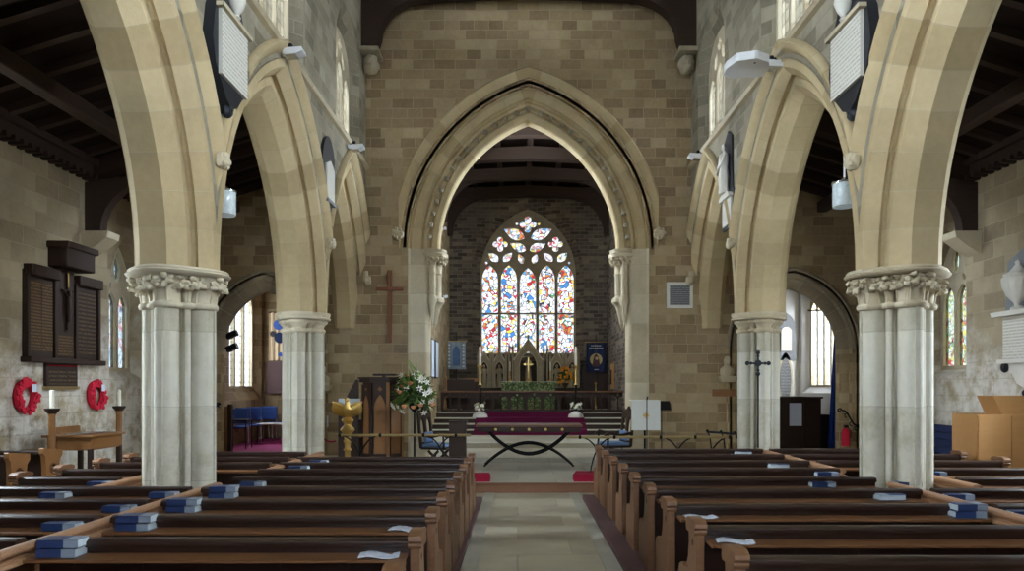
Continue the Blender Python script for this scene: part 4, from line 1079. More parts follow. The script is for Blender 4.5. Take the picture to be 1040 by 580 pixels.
t = thing('altar_rail', 'short iron return rail with four legs in front of the end wall, far right', 'rail', (P(717,438,13.4).x, 13.0, D))
hh = P(730,439,13.2).z-D
MB().tube([(0,.3,hh),(.55,-.5,hh)], .022, 8).build('top_rail', M['iron'], t)
for k in range(4):
    f = k/3; x, y = .55*f, .3-.8*f
    MB().tube([(x,y,hh+.03),(x+.05,y,hh-.1),(x+.09,y,hh*.4),(x+.03,y,0)], .013, 6).ball((x,y,hh+.02),.03,8,6).build('iron_leg', M['iron'], t)
MB().tube([(.55,-.5,hh),(.95,-.5,hh)], .018, 8).build('side_arm', M['iron'], t) if False else None
# eagle lectern
Q = P(353, 441, 12.3)
t = thing('eagle_lectern', 'polished brass eagle lectern with spread wings', 'lectern', (Q.x, 12.3, D))
k_ = P(353,404,12.3).z-D
MB().lathe([(.24,0),(.24,.05),(.20,.08),(.10,.12),(.07,.18),(.09,.22),(.055,.28),(.05,.45),(.075,.48),(.05,.52),(.055,.60),(.075,.63),(.055,.67),(.06,.74),(.09,.78),(.13,.83),(.10,.88),(.055,.92),(.05,.95)], (0,0,0), 24).build('pedestal', M['brass'], t, angle=60)
for k in range(3):
    a = 2*pi*k/3+.5; MB().ball((.22*cos(a), .22*sin(a), .04), (.07,.05,.04), 8, 6).build('lion_foot', M['brass'], t)
MB().lathe([(.05,.93),(.08,.97),(.11,1.0),(.085,1.04),(.04,1.06)], n=20).build('orb', M['brass'], t, angle=60)
m = MB(); m.tube([(0,.06,1.04),(0,.03,1.12),(0,-.02,1.22),(0,-.03,1.30),(0,-.04,1.345)], [.05,.085,.08,.05,.04], 12); m.ball((0,-.05,1.37),(.045,.055,.045),12,8)
m.tube([(0,-.09,1.375),(0,-.125,1.365),(0,-.135,1.335)], [.022,.014,.003], 8)
m.tube([(0,.08,1.06),(0,.14,.98),(0,.17,.90)], [.05,.06,.03], 10, flat=.4); m.build('eagle_body', M['brass'], t, angle=70)
for sg in (-1, 1):
    m = MB()
    for k in range(9):
        f = k/8
        a = (sg*(.05+.19*f), -.03, 1.27+.06*f**.7); b = (sg*(.075+.17*f), .02, 1.06+.05*f)
        mid = ((a[0]+b[0])/2+sg*.02, -.035, (a[2]+b[2])/2)
        m.tube([a, mid, b], [.026,.028,.008], 8, flat=.5)
    m.tube([(sg*.05,-.03,1.25),(sg*.16,-.03,1.30),(sg*.27,-.01,1.33)], [.03,.035,.015], 8); m.build('wing', M['brass'], t, angle=60)
m = MB().box(-.20,.20,-.01,.02,0,.28, M=Matrix.Translation((0,.10,1.12)) @ Matrix.Rotation(radians(-40),4,'X')); m.build('book_rest', M['brass'], t, bevel=.006)
t2 = thing('open_bible', 'red-edged book lying open on the eagle lectern', 'book', (Q.x, 12.41, D+1.28))
MB().box(-.22,.22,-.02,.02,-.11,.12, M=Matrix.Rotation(radians(-40),4,'X')).build('cover', M['red'], t2, bevel=.004)
MB().box(-.20,.20,-.04,-.018,-.10,.11, M=Matrix.Rotation(radians(-40),4,'X')).build('page_block', M['pages'], t2, bevel=.006)
# red rope
pts = [P(320+ (341-320)*k/10, 432+16*(k/10)**.7+5*sin(pi*k/10), 12.0) for k in range(11)]
tag(MB().tube(pts, .014, 8).build('barrier_rope', M['red'], None, origin=tuple(pts[0])), 'red rope strung from the second left pillar to the brass rail', 'rope')
# pulpit
Q = P(388, 441, 13.2)
t = thing('pulpit', 'tall panelled oak pulpit with carved tracery against the end wall', 'pulpit', (Q.x, 13.35, D))
HPu = P(388,383,13.0).z-D
def octo(r, k0=0): return [(r*cos(pi/8+k*pi/4), r*.92*sin(pi/8+k*pi/4)) for k in range(8)]
zmap = lambda u, v, d: (u, v, d)
MB().prism(octo(.44), zmap, 0, .12).build('plinth', M['darkoak'], t, bevel=.01)
MB().prism(octo(.40), zmap, .12, HPu-.10).build('body', M['darkoak'], t)
MB().prism(octo(.47), zmap, HPu-.10, HPu-.03).prism(octo(.50), zmap, HPu-.03, HPu).build('cornice', M['darkoak'], t, bevel=.01)
for k in (4, 5, 6):
    a = k*pi/4+pi/4; ap = .40*cos(pi/8)
    R_ = Matrix.Diagonal((1,.92,1,1)) @ Matrix.Rotation(a+pi/2, 4, 'Z') @ Matrix.Translation((0,-ap,0))
    f = lambda u, v, d, R_=R_: tuple(R_ @ Vector((u, -d, v)))
    hw = .40*sin(pi/8)
    MB().prism([(-hw+.03,.30),(hw-.03,.30),(hw-.03,HPu-.16),(-hw+.03,HPu-.16)], f, .005, .02).build('panel', M['oak'], t)
    ho = [arch_outline(hw*1.5, .34, HPu-.62, HPu-.32, 6)]
    MB().prism([(-hw+.03,.28),(hw-.03,.28),(hw-.03,HPu-.14),(-hw+.03,HPu-.14)], f, .02, .045, ho+[quatre(0,HPu-.23,.05)]).build('tracery', M['darkoak'], t)
    MB().prism([(hw-.03,.12),(hw+.03,.12),(hw+.03,HPu-.1),(hw-.03,HPu-.1)], f, -.01, .04).build('corner_post', M['oak'] if k != 4 else M['darkoak'], t, bevel=.006)
MB().box(-.20,.24,-.05,.22,HPu+.03,HPu+.07, M=Matrix.Translation((.0,0,0))).box(-.03,.03,0,.06,HPu-.02,HPu+.04).build('book_rest', M['darkoak'], t, bevel=.006)
MB().box(-.78,-.40,-.25,.45,0,.30).box(-.78,-.40,-.02,.45,.3,.62).box(-.78,-.40,.2,.45,.62,.95).build('stair', M['darkoak'], t, bevel=.006)
MB().prism([(-.80,.0),(-.42,.0),(-.42,HPu-.05),(-.47,HPu-.05),(-.80,HPu*.62)], yplane(-.30), 0, .05).build('stair_side', M['darkoak'], t, bevel=.006)
# flower arrangement
Q = P(421, 402, 12.7)
t = thing('flower_arrangement', 'tall pedestal arrangement of white lilies and peach roses beside the pulpit', 'flowers', (Q.x, 12.7, D)); zc = Q.z-D
MB().tube([(0,0,0),(0,0,zc-.2)], .018, 8).lathe([(.16,0),(.16,.02),(.03,.04)], n=16).build('pedestal', M['iron'], t)
MB().lathe([(.03,zc-.3),(.10,zc-.22),(.12,zc-.14),(.11,zc-.13)], n=16).build('bowl', M['iron'], t)
rnd = random.Random(4)
def dirn(): 
    a = rnd.uniform(0, 2*pi); e = rnd.uniform(-.75, 1.35); return Vector((cos(a)*cos(e), sin(a)*cos(e), sin(e)))
def leaf_blade(m, p0, p1, w):
    p0 = Vector(p0); p1 = Vector(p1); t_ = (p1-p0); s_ = t_.cross(Vector((0,.6,1))).normalized()*w; up = Vector((0,0,.03))
    mid = p0.lerp(p1,.5)+up
    m.add([p0, mid-s_, p1, mid+s_, mid+Vector((0,0,.012))], [(0,1,4),(1,2,4),(2,3,4),(3,0,4),(0,3,2,1)])
for mt, n in (('leaf', 260), ('darkleaf', 220)):
    m = MB()
    for k in range(n):
        d_ = dirn(); r0 = rnd.uniform(.03,.18); r1 = rnd.uniform(.28,.50)
        leaf_blade(m, Vector((0,0,zc))+d_*r0, Vector((0,0,zc))+d_*r1+Vector((0,0,rnd.uniform(-.06,.06))), rnd.uniform(.014,.035))
    if mt == 'leaf':
        for k in range(5): m.tube([(0,0,zc+.2),(rnd.uniform(-.1,.1),0,zc+.45),(rnd.uniform(-.2,.1),0,zc+.66)], [.008,.012,.003], 5)
    o = m.build('foliage', M[mt], t)
def lily(c, d_, s_):
    m = MB(); d_ = d_.normalized(); a_ = d_.orthogonal().normalized(); b_ = d_.cross(a_)
    for k in range(6):
        q = a_*cos(k*pi/3)+b_*sin(k*pi/3); w_ = d_.cross(q)
        p0 = c; p1 = c+q*s_*.5+d_*s_*.45; p2 = c+q*s_*1.05+d_*s_*.35
        m.add([p0, p1-w_*s_*.24, p2, p1+w_*s_*.24, p1-d_*.006], [(0,1,2,3),(0,4,1),(1,4,2),(2,4,3),(3,4,0)])
    m.tube([c, c+d_*s_*.7], .003, 5); m.ball(c+d_*s_*.7, .008, 5, 4); return m
for k in range(25):
    d_ = dirn(); d_.y = -abs(d_.y); lily(Vector((0,0,zc))+d_*rnd.uniform(.28,.46), d_, .075).build('lily_bloom', M['lily'], t)
for k in range(11):
    d_ = dirn(); d_.y = -abs(d_.y); c = Vector((0,0,zc))+d_*rnd.uniform(.28,.40)
    MB().ball(c, (.04,.04,.035), 9, 6, jit=.1).lathe([(.02,-.01),(.046,.0),(.05,.022),(.03,.03)], tuple(c), 9, fn=lambda a, r: r*(1+.12*cos(5*a))).build('rose_bloom', M['peach'], t)
# chairs
def sanctuary_chair(loc, rz, label, cush='cushion'):
    t = thing('carved_armchair', label, 'chair', loc, rz)
    MB().box(-.28,.28,-.26,.26,.42,.46).build('seat', M['darkoak'], t, bevel=.008)
    MB().box(-.25,.25,-.22,.24,.46,.52).build('seat_cushion', M[cush], t, bevel=.02)
    for x in (-.26,.26):
        m = MB().tube([(x,-.24,0),(x,-.08,.22),(x,.10,.40)], .028, 8); m.tube([(x,.24,0),(x,.08,.22),(x,-.10,.40)], .028, 8); m.build('crossed_legs', M['darkoak'], t)
        MB().tube([(x,.26,.70),(x,.05,.66),(x,-.20,.72),(x,-.28,.66)], [.028,.03,.034,.03], 8).build('arm', M['darkoak'], t)
        MB().tube([(x,-.22,.44),(x,-.2,.70)], .022, 8).build('arm_post', M['darkoak'], t)
    MB().prism([(-.28,.44),(.28,.44),(.28,1.10),(.20,1.16),(.10,1.13),(0,1.22),(-.10,1.13),(-.20,1.16),(-.28,1.10)], lambda u, v, d: (u, .24+.05*(v-.44)*2.0+d, v), 0, .04, [arch_outline(.18,.55,.85,1.02,4,-.13), arch_outline(.18,.55,.85,1.02,4,.13)]).build('backrest', M['darkoak'], t, bevel=.005)
    MB().box(-.17,.17,.16,.22,.54,.74, M=Matrix.Translation((0,.03,0))).build('back_cushion', M[cush], t, bevel=.03)
sanctuary_chair((P(446,441,13.2).x, 13.2, D), radians(72), 'dark carved armchair with pale blue cushion left of the nave altar')
sanctuary_chair((P(622,441,13.7).x, 13.6, D), radians(-76), 'dark carved armchair with pale blue cushion right of the nave altar')
t = thing('wooden_stand', 'plain dark wooden block stand left of the nave altar', 'stand', (P(465,441,12.6).x, 12.6, D)); h = P(465,429,12.6).z-D
MB().box(-.15,.15,-.13,.13,0,h).build('body', M['darkoak'], t, bevel=.01); MB().box(-.17,.17,-.15,.15,h,h+.03).build('cap', M['darkoak'], t, bevel=.006)
# reading stand with white fall
Q = P(656, 441, 13.0)
t = thing('reading_stand', 'reading stand with white fall bearing a gold emblem', 'lectern', (Q.x, 13.0, D)); zt = P(656,407,13.0).z-D; zb = P(656,437,13.0).z-D
MB().box(-.27,.27,-.005,.01,zb,zt, M=Matrix.Rotation(0,4,'X')).box(-.27,.27,-.005,.28,zt,zt+.012).build('white_fall', M['linen'], t)
MB().tube([(0,.12,0),(0,.12,zt)], .02, 8).lathe([(.2,0),(.2,.025),(.03,.04)], (0,.12,0), 14).build('stand', M['iron'], t)
m = MB(); zc = (zt+zb)/2
m.prism(quatre(0, zc, .055), yplane(-.012), 0, .008)
for k in range(8):
    a = k*pi/4; m.tube([(.05*cos(a),-.01,zc+.05*sin(a)),(.072*cos(a),-.01,zc+.072*sin(a))], .006, 5)
m.build('gold_emblem', M['brass'], t)
t = thing('microphone_stand', 'thin black microphone stand in front of the white reading stand', 'microphone', (P(657,441,12.6).x, 12.6, D)); zt = P(657,405,12.6).z-D
MB().tube([(0,0,0),(0,0,zt)], .009, 8).lathe([(.13,0),(.13,.015),(.02,.03)], n=14).build('pole', M['black'], t)
MB().tube([(0,0,zt-.02),(0,-.06,zt+.03)], [.012,.018], 8).build('microphone', M['black'], t)
t = thing('music_stand', 'small black tilted music desk just right of the white reading stand', 'stand', (P(672,441,13.4).x, 13.4, D)); zt = P(672,412,13.4).z-D
MB().tube([(0,0,.0),(0,0,zt-.05)], .01, 8).lathe([(.14,0),(.14,.015),(.02,.03)], n=14).build('pole', M['black'], t)
MB().box(-.14,.14,-.01,.01,-.10,.10, M=Matrix.Translation((0.03,0,zt)) @ Matrix.Rotation(radians(-35),4,'X')).build('desk', M['black'], t)

# ================================================================== chancel furnishings
FZ = .97
# gothic communion rail
YR = 21.15
t = thing('communion_rail', 'dark oak communion rail pierced with gothic arches across the chancel', 'rail', (CXC, YR, FZ))
x0, x1 = P(449,393,YR).x-CXC, P(636,393,YR).x-CXC; hr = P(540,397,YR).z-FZ
MB().box(x0,x1,-.09,.09,hr-.05,hr).build('top_rail', M['ledge'], t, bevel=.012)
MB().box(x0,x1,-.06,.06,.0,.07).build('bottom_rail', M['darkoak'], t)
n = 11; w = (x1-x0)/n
for k in range(n):
    a = x0+w*k+.02; b_ = a+w-.04
    hs_ = [arch_outline((b_-a)*.40, .09, hr-.28, hr-.17, 5, a+(b_-a)*(.27)), arch_outline((b_-a)*.40, .09, hr-.28, hr-.17, 5, a+(b_-a)*(.73)), quatre((a+b_)/2, hr-.12, .045, 12)]
    MB().prism([(a,.07),(b_,.07),(b_,hr-.05),(a,hr-.05)], yplane(-.02), 0, .04, hs_).build('pierced_panel', M['darkoak'], t)
for k in range(n+1): MB().box(x0+w*k-.03, x0+w*k+.03, -.04,.04,.0,hr-.04).build('post', M['darkoak'], t)
# high altar
YAl = 23.9; az = P(538,388,YAl).z
t = thing('high_altar', 'stone altar with green patterned frontal below the great window', 'altar', (CXC, YAl, FZ))
aw = P(563,388,YAl).x-CXC
MB().box(-aw,aw,-.3,.4,0,az-FZ-.06).build('mensa', M['reredos'], t)
MB().box(-aw-.02,aw+.02,-.335,-.30,.05,az-FZ-.10).build('frontal', M['frontal'], t)
MB().box(-aw-.04,aw+.04,-.36,.4,az-FZ-.10,az-FZ).build('green_frontlet', M['frontal'], t, bevel=.008)
MB().box(-aw-.03,aw+.03,-.365,.38,az-FZ,az-FZ+.015).build('linen_cloth', M['linen'], t)
def candlestick(name, x, y, z, h, ch, label, mat='brass', w=.07):
    t = thing(name, label, 'candlestick', (x, y, z))
    MB().lathe([(w,0),(w,.02),(w*.4,.07),(w*.25,.1),(w*.45,h*.45),(w*.2,h*.5),(w*.22,h*.9),(w*.55,h*.96),(w*.55,h)], n=14).build('stem', M[mat], t)
    MB().lathe([(w*.32,h),(w*.32,h+ch),(w*.05,h+ch+.02)], n=10).build('candle', M['wax'], t)
Z = az+.015
candlestick('altar_candlestick', P(518,388,YAl).x, YAl, Z, .38, .30, 'brass candlestick on the high altar, left one')
candlestick('altar_candlestick', P(559,388,YAl).x, YAl, Z, .38, .30, 'brass candlestick on the high altar, right one')
t = thing('altar_cross', 'brass cross standing at the middle of the high altar', 'cross', (CXC, YAl+.05, Z))
MB().lathe([(.12,0),(.12,.03),(.05,.10),(.035,.22),(.05,.26),(.02,.3)], n=14).build('foot', M['brass'], t)
MB().box(-.02,.02,-.012,.012,.28,.82).box(-.17,.17,-.012,.012,.58,.62).build('cross', M['brass'], t, bevel=.004)
# reredos
YRd = 24.55
t = thing('reredos', 'carved stone reredos with gabled canopies and statue niches', 'reredos', (CXC, YRd, FZ))
rb = P(484,393,YRd).x-CXC; rt = P(484,357,YRd).z-FZ; rtc = P(536,345,YRd).z-FZ; base = az-FZ-.2
m = MB().box(rb,-rb,.0,.40,0,rt-.35); m.build('back_wall', plain('niche_shade_stone', srgb(74,66,56), .85), t)  # shade inside the niches is put into this darker back colour
nich = [(-1.56,.44),(-1.02,.46),(1.02,.46),(1.56,.44)]
for x, w in nich:
    ho = arch_outline(w*.62, base+.05, rt-.62, rt-.36, 6, x)
    MB().prism([(x-w/2,base),(x+w/2,base),(x+w/2,rt-.42),(x,rt-.02),(x-w/2,rt-.42)], yplane(-.16), 0, .16, [ho]).build('gabled_niche', M['reredos'], t)
    m = MB().tube([(x-w/2-.02,-.17,rt-.44),(x,-.17,rt),(x+w/2+.02,-.17,rt-.44)], .028, 6); m.tube([(q_[0],-.165,q_[1]) for q_ in ho], .016, 5); m.build('gable_moulding', M['dress'], t)
    m = MB()
    for s2 in (-1, 1):
        m.box(x+s2*w/2-.035, x+s2*w/2+.035, -.22, .0, base, rt-.2); m.lathe([(.05,rt-.2),(.035,rt-.1),(.004,rt+.06)], (x+s2*w/2,-.11,0), 4)
    m.build('pinnacles', M['reredos'], t)
ho = arch_outline(.62, base+.05, rtc-.95, rtc-.42, 8, 0)
MB().prism([(-.5,base),(.5,base),(.5,rtc-.72),(0,rtc-.02),(-.5,rtc-.72)], yplane(-.26), 0, .26, [ho]).build('central_gable', M['reredos'], t)
m = MB().tube([(-.52,-.27,rtc-.74),(0,-.27,rtc),(.52,-.27,rtc-.74)], .034, 6); m.tube([(q_[0],-.265,q_[1]) for q_ in ho], .02, 5); m.build('gable_moulding', M['dress'], t)
MB().tube([(0,-.13,rtc-.05),(0,-.13,rtc+.12)], [.03,.02], 6).ball((0,-.13,rtc+.12),.05,7,5).build('finial', M['reredos'], t)
m = MB()
for s2 in (-1, 1):
    for x in (.55,.68): m.box(s2*x-.03, s2*x+.03, -.22, 0, base, rt-.05); m.lathe([(.045,rt-.05),(.03,rt+.1),(.004,rt+.3)], (s2*x,-.11,0), 4)
m.build('pinnacles', M['reredos'], t)
def statue(x, z, h, label, y=YRd-.09):
    t = thing('stone_statue', label, 'statue', (x, y, z))
    m = MB().lathe([(.11,0),(.12,.05),(.10,.35*h),(.075,.55*h),(.11,.70*h),(.10,.78*h),(.03,.83*h),(.03,.86*h)], n=14, fn=lambda a, r: r*(1+.07*cos(7*a))); m.ball((0,-.01,.91*h),(.05,.055,.07),9,7)
    m.tube([(-.09,-.02,.74*h),(-.11,-.08,.58*h),(-.02,-.12,.60*h)], [.03,.027,.02], 7); m.tube([(.09,-.02,.74*h),(.11,-.08,.58*h),(.02,-.12,.56*h)], [.03,.027,.02], 7); m.build('robed_figure', M['reredos'], t, angle=60)
for (x, w), nm in zip(nich, ('outer left niche','inner left niche','inner right niche','outer right niche')):
    statue(CXC+x, FZ+base+.05, .78, 'small robed stone statue in the %s of the reredos' % nm)
statue(CXC, FZ+base+.28, .85, 'stone figure in the large central niche of the reredos', YRd-.17)
# tall candle standards at the rail
for nm, px in (('left', 487.5), ('right', 585)):
    q = P(px, 417, 20.7)
    t = thing('candle_standard', 'tall dark candle stand with white candle before the communion rail, on the %s' % nm, 'candlestick', (q.x, 20.75, .82))
    z1 = P(px,391,20.75).z-.82; z2 = P(px,371,20.75).z-.82; z3 = P(px,353,20.75).z-.82
    MB().lathe([(.06,.2),(.035,.3),(.03,z1-.05),(.07,z1)], n=10).build('dark_shaft', M['iron'], t)
    MB().lathe([(.07,z1),(.03,z1+.06),(.035,z2-.1),(.09,z2-.03),(.10,z2)], n=12).build('gilt_stem', M['brass'], t)
    MB().lathe([(.038,z2),(.038,z3),(.01,z3+.03)], n=10).build('candle', M['wax'], t)
    MB().lathe([(.22,0),(.20,.10),(.10,.17),(.05,.2)], n=16, fn=lambda a, r: r*(1+.08*cos(6*a))).build('draped_foot', M['linen'], t)
    m = MB(); m2 = MB()
    for k in range(16):
        a = rnd.uniform(0,2*pi); c = Vector((.15*cos(a), .12*sin(a)-.03, .24+rnd.uniform(0,.22)))
        m.add(lily(c, Vector((cos(a),sin(a),.4)), .06).v, lily(c, Vector((cos(a),sin(a),.4)), .06).f)
        leaf_blade(m2, (0,0,.25), c*1.1, .02)
    t2 = thing('flower_posy', 'small posy of white flowers at the foot of the %s candle stand' % nm, 'flowers', (q.x, 20.75, .82))
    m.build('white_blooms', M['lily'], t2); m2.build('foliage', M['leaf'], t2)
Q = P(574, 383, 23.6)
t = thing('flower_arrangement', 'orange and yellow flower arrangement right of the high altar', 'flowers', (Q.x, 23.6, FZ)); zc = Q.z-FZ
MB().lathe([(.16,0),(.16,.03),(.05,.08),(.04,zc-.35),(.10,zc-.25),(.12,zc-.2)], n=14).build('pedestal', M['darkoak'], t)
m = MB()
for k in range(70): d_ = dirn(); leaf_blade(m, Vector((0,0,zc))+d_*.05, Vector((0,0,zc))+d_*rnd.uniform(.2,.34), .03)
m.build('foliage', M['darkleaf'], t)
for k in range(26):
    d_ = dirn(); d_.y = -abs(d_.y); c = Vector((0,0,zc+.02))+Vector((d_.x*.27, d_.y*.2, d_.z*.32)); MB().ball(c, .045, 8, 5, jit=.25).build('bloom', M['orange'], t)
# banners
def banner(px0, px1, py0, py1, Y, label, fn):
    a = P(px0, py0, Y); b = P(px1, py1, Y); w = b.x-a.x; h = a.z-b.z
    t = thing('hanging_banner', label, 'banner', ((a.x+b.x)/2, Y, b.z)); fn(t, w, h)
    MB().tube([(-w/2-.05,0,h+.02),(w/2+.05,0,h+.02)], .018, 8).build('cross_pole', M['brass'], t)
    MB().tube([(0,.05,h+.3),(0,.05,-b.z+FZ)], .018, 8).build('pole', M['darkoak'], t)
def wavy(w, h, y=0, th=.012, n=10, z0=0):
    m = MB(); pts = [(-w/2+w*k/n, .02*sin(k*1.9)) for k in range(n+1)]
    return m.prism([(p[0], p[1]-th/2) for p in pts]+[(p[0], p[1]+th/2) for p in pts[::-1]], lambda u, v, d: (u, y+v, d), z0, z0+h)
def b1(t, w, h):
    wavy(w, h).build('cloth', plain('banner_pale_blue', srgb(150,164,178), .85, var=.2, scale=5), t)
    for x in (-w*.38, w*.38):
        m = MB()
        for k in range(7): m.prism(quatre(x, h*(.1+.13*k), .045, 12), yplane(-.04), 0, .008)
        m.build('embroidered_border', M['linen'], t)
    MB().prism(arch_outline(w*.4, h*.12, h*.6, h*.85, 6), yplane(-.038), 0, .008).build('embroidered_figure', plain('banner_stitch_blue', srgb(92,120,160), .8, var=.4, scale=14), t)
def b2(t, w, h):
    wavy(w, h).build('cloth', M['navy'], t)
    MB().prism(quatre(0, h*.42, w*.32, 24, lobes=0.0001), yplane(-.04), 0, .008).build('gold_halo', plain('banner_gold', srgb(190,170,120), .7), t)
    MB().prism([(-w*.2,h*.18),(w*.2,h*.18),(w*.16,h*.42),(w*.09,h*.56),(0,h*.62),(-w*.09,h*.56),(-w*.15,h*.42)], yplane(-.05), 0, .012).build('embroidered_figure', plain('banner_brown', srgb(84,60,60), .8), t)
    MB().prism(quatre(w*.03, h*.46, w*.08, 14, lobes=0.0001), yplane(-.058), 0, .01).build('embroidered_face', plain('banner_face', srgb(200,170,130), .8), t)
    m = MB()
    for r_, n_ in ((.88,6),(.80,8)):
        for k in range(n_):
            x = (k-(n_-1)/2)*w*.09; m.box(x-w*.03, x+w*.03, -.045, -.035, h*r_, h*r_+.03)
    for k in range(3): m.box(-w*.08+k*w*.08, -w*.03+k*w*.08, -.045,-.035, h*.07, h*.07+.03)
    m.build('white_lettering_band', M['linen'], t)
banner(454, 473, 347, 375, 24.5, 'pale blue embroidered banner left of the great window', b1)
banner(595.5, 615, 348, 378, 24.5, 'dark blue banner with haloed figure right of the great window', b2)
# chancel desks, panelling and screens
def panelling(x0, x1, y, z0, z1, label, mat):
    t = thing('panelling', label, 'panelling', ((x0+x1)/2, y, z0)); h = z1-z0; hw = (x1-x0)/2
    MB().box(-hw,hw,0,.06,0,h).build('boards', M[mat], t); MB().box(-hw-.02,hw+.02,-.03,.08,h,h+.06).build('cap_rail', M[mat], t, bevel=.01)
    n = max(1, int(hw*2/.35)); m = MB()
    for k in range(n+1): x = -hw+2*hw*k/n; m.box(x-.025, x+.025, -.02, 0, 0, h)
    m.build('stiles', M[mat], t)
panelling(CXC-CW+.02, CXC-1.95, 24.6, FZ, P(460,390,24.6).z, 'dark wooden panelling left of the reredos', 'darkoak')
panelling(CXC+1.95, CXC+CW-.02, 24.6, FZ, P(610,372,24.6).z, 'dark wooden panelling right of the reredos', 'darkoak')
t = thing('clergy_desk', 'brown oak desk behind the communion rail, on the left', 'desk', (P(478,388,23.0).x, 23.0, FZ))
hd = P(478,388,23).z-FZ
MB().box(-.28,.28,-.2,.2,0,hd).build('front', M['darkoak'], t); MB().prism([(-.2,hd),(.2,hd+.10),(.2,hd+.13),(-.2,hd+.03)], lambda u, v, d: (d, u, v), -.32, .32).build('sloping_top', M['oak'], t)
t = thing('sanctuary_bench', 'oak bench with high shaped end by the left chancel wall', 'bench', (P(453,391,22.2).x, 22.2, FZ)); hb_ = P(453,383,22.2).z-FZ
MB().prism([(-.25,0),(.25,0),(.25,.45),(.1,.55),(.08,hb_-.05),(0,hb_+.04),(-.12,hb_),(-.15,.5)], lambda u, v, d: (d-.03, u, v), 0, .06).build('end_panel', M['oak'], t, bevel=.006)
MB().box(.03,.9,.0,.05,.1,hb_-.08).build('backrest', M['darkoak'], t); MB().box(.03,.9,-.24,.02,.42,.46).build('seat', M['darkoak'], t)
# choir desks flanking the chancel steps
for sg, nm in ((-1, 'left'), (1, 'right')):
    for k, (y, zf) in enumerate(((19.0,.37),)):
        pass
    if sg > 0:
        t = thing('wooden_relief', 'framed carved wooden panel on the right chancel wall near the altar', 'board', (CXC+CW, 23.3, 1.68))
        MB().box(-.05,0,-.32,.32,0,.85).build('board', M['blond'], t, bevel=.01); MB().box(-.09,-.05,-.10,.10,.15,.65).build('carved_figure', M['darkoak'], t, bevel=.02)
for k, (px, y) in enumerate(((430.0, 19.9), (436.5, 20.9))):
    q0 = P(px, 352, y)
    t = thing('framed_notice', 'tall narrow framed panel on the left chancel wall, %s one' % ('nearer','farther')[k], 'picture', (CXC-CW, y, 2.0))
    MB().box(0,.04,-.35,.35,0,1.15).build('frame', M['black'], t, bevel=.006); MB().box(.04,.048,-.30,.30,.05,1.10).build('sheet', M['paper'], t)
t = thing('brass_ornament', 'thin polished stand catching light behind the communion rail, right side', 'stand', (P(605,400,22.2).x, 22.2, FZ))
MB().lathe([(.10,0),(.10,.03),(.025,.06),(.025,.45),(.045,.5),(.02,.55),(.02,.85),(.04,.9),(.002,.95)], n=12).build('stem', M['brass'], t)

# ================================================================== left chapel
CZ = .335
def stack_chair(label, loc, rz):
    t = thing('blue_chair', label, 'chair', loc, rz, 'blue chairs in the side chapel')
    MB().box(-.23,.23,-.22,.22,.43,.48).build('seat', M['bluefab'], t, bevel=.015)
    MB().box(-.23,.23,.20,.24,.55,.90).build('backrest', M['bluefab'], t, bevel=.015)
    for x in (-.22,.22):
        MB().tube([(x,-.2,0),(x,-.2,.43)], .012, 6).build('front_leg', M['chrome'], t); MB().tube([(x,.22,0),(x,.22,.9)], .012, 6).build('rear_leg', M['chrome'], t)
    return t
ch = stack_chair('blue padded chair nearest the chapel entrance, behind the small table', (P(242,443,16.4).x, 16.4, CZ), radians(200))
for k, (px, Y, r, lb) in enumerate(((252,17.2,165,'blue padded chair second from the chapel entrance'),(264,17.85,160,'blue padded chair at the middle of the row below the chapel window'),(277,18.45,172,'blue padded chair second from the right in the chapel'),(298,18.4,190,'blue padded chair beside the second left pillar, seen through the arch'))):
    c2 = dup(ch, (P(px,443,Y).x, Y, CZ), radians(r), lb)
for k, (px, Y, w) in enumerate(((243,15.9,.5),(279,17.5,.8))):
    t = thing('chapel_table', ('small dark writing table at the chapel entrance','pale-topped table among the chapel chairs')[k], 'table', (P(px,430,Y).x, Y, CZ)); h = P(px,(426,430)[k],Y).z-CZ
    MB().box(-w/2,w/2,-.22,.22,h-.03,h).build('top', M['black'] if k == 0 else M['linen'], t)
    for x in (-w/2+.03, w/2-.03):
        for y in (-.18,.18): MB().tube([(x,y,0),(x,y,h-.03)], .012, 6).build('leg', M['black'], t)
a = P(273,317,18.75); b = P(287,366,18.75)
t = thing('hanging_banner', 'cream banner with blue discs hanging in the side chapel', 'banner', ((a.x+b.x)/2, 18.82, b.z)); w = b.x-a.x+.05; h = a.z-b.z
wavy(w, h).build('cloth', plain('banner_cream', srgb(206,182,150), .85), t)
for k, (u, v, r, mt) in enumerate(((.08,.74,.14,'bluefab'),(.12,.47,.15,'navy'),(-.1,.55,.08,'slate'),(.14,.12,.06,'bluefab'))):
    MB().prism(quatre(u*w*2, v*h, r, 20, lobes=0.0001), yplane(-.05), 0, .012).build('disc', M[mt], t)
MB().tube([(-w/2,0,h),(w/2,0,h)], .015, 8).build('cross_pole', M['darkoak'], t)
a = P(272,367,18.75); b = P(289,400,18.75)
t = thing('notice_board', 'dark grey notice board under the cream chapel banner', 'board', ((a.x+b.x)/2, 18.85, b.z)); MB().box(-.28,.28,-.03,.03,0,a.z-b.z).build('board', M['purpleedge'], t, bevel=.01)
t = thing('half_door', 'low oak panelled door post at the chapel entrance', 'door', (P(223,430,14.9).x+.05, 14.95, .32)); h = P(223,413,14.9).z-.32
MB().box(-.12,.12,-.04,.04,0,h).build('leaf', M['oak'], t, bevel=.008); MB().box(.12,.20,-.05,.05,0,h+.05).build('post', M['darkoak'], t); MB().box(-.08,.08,-.05,-.04,.1,h*.45).box(-.08,.08,-.05,-.04,h*.52,h-.08).build('panels', M['ledge'], t)
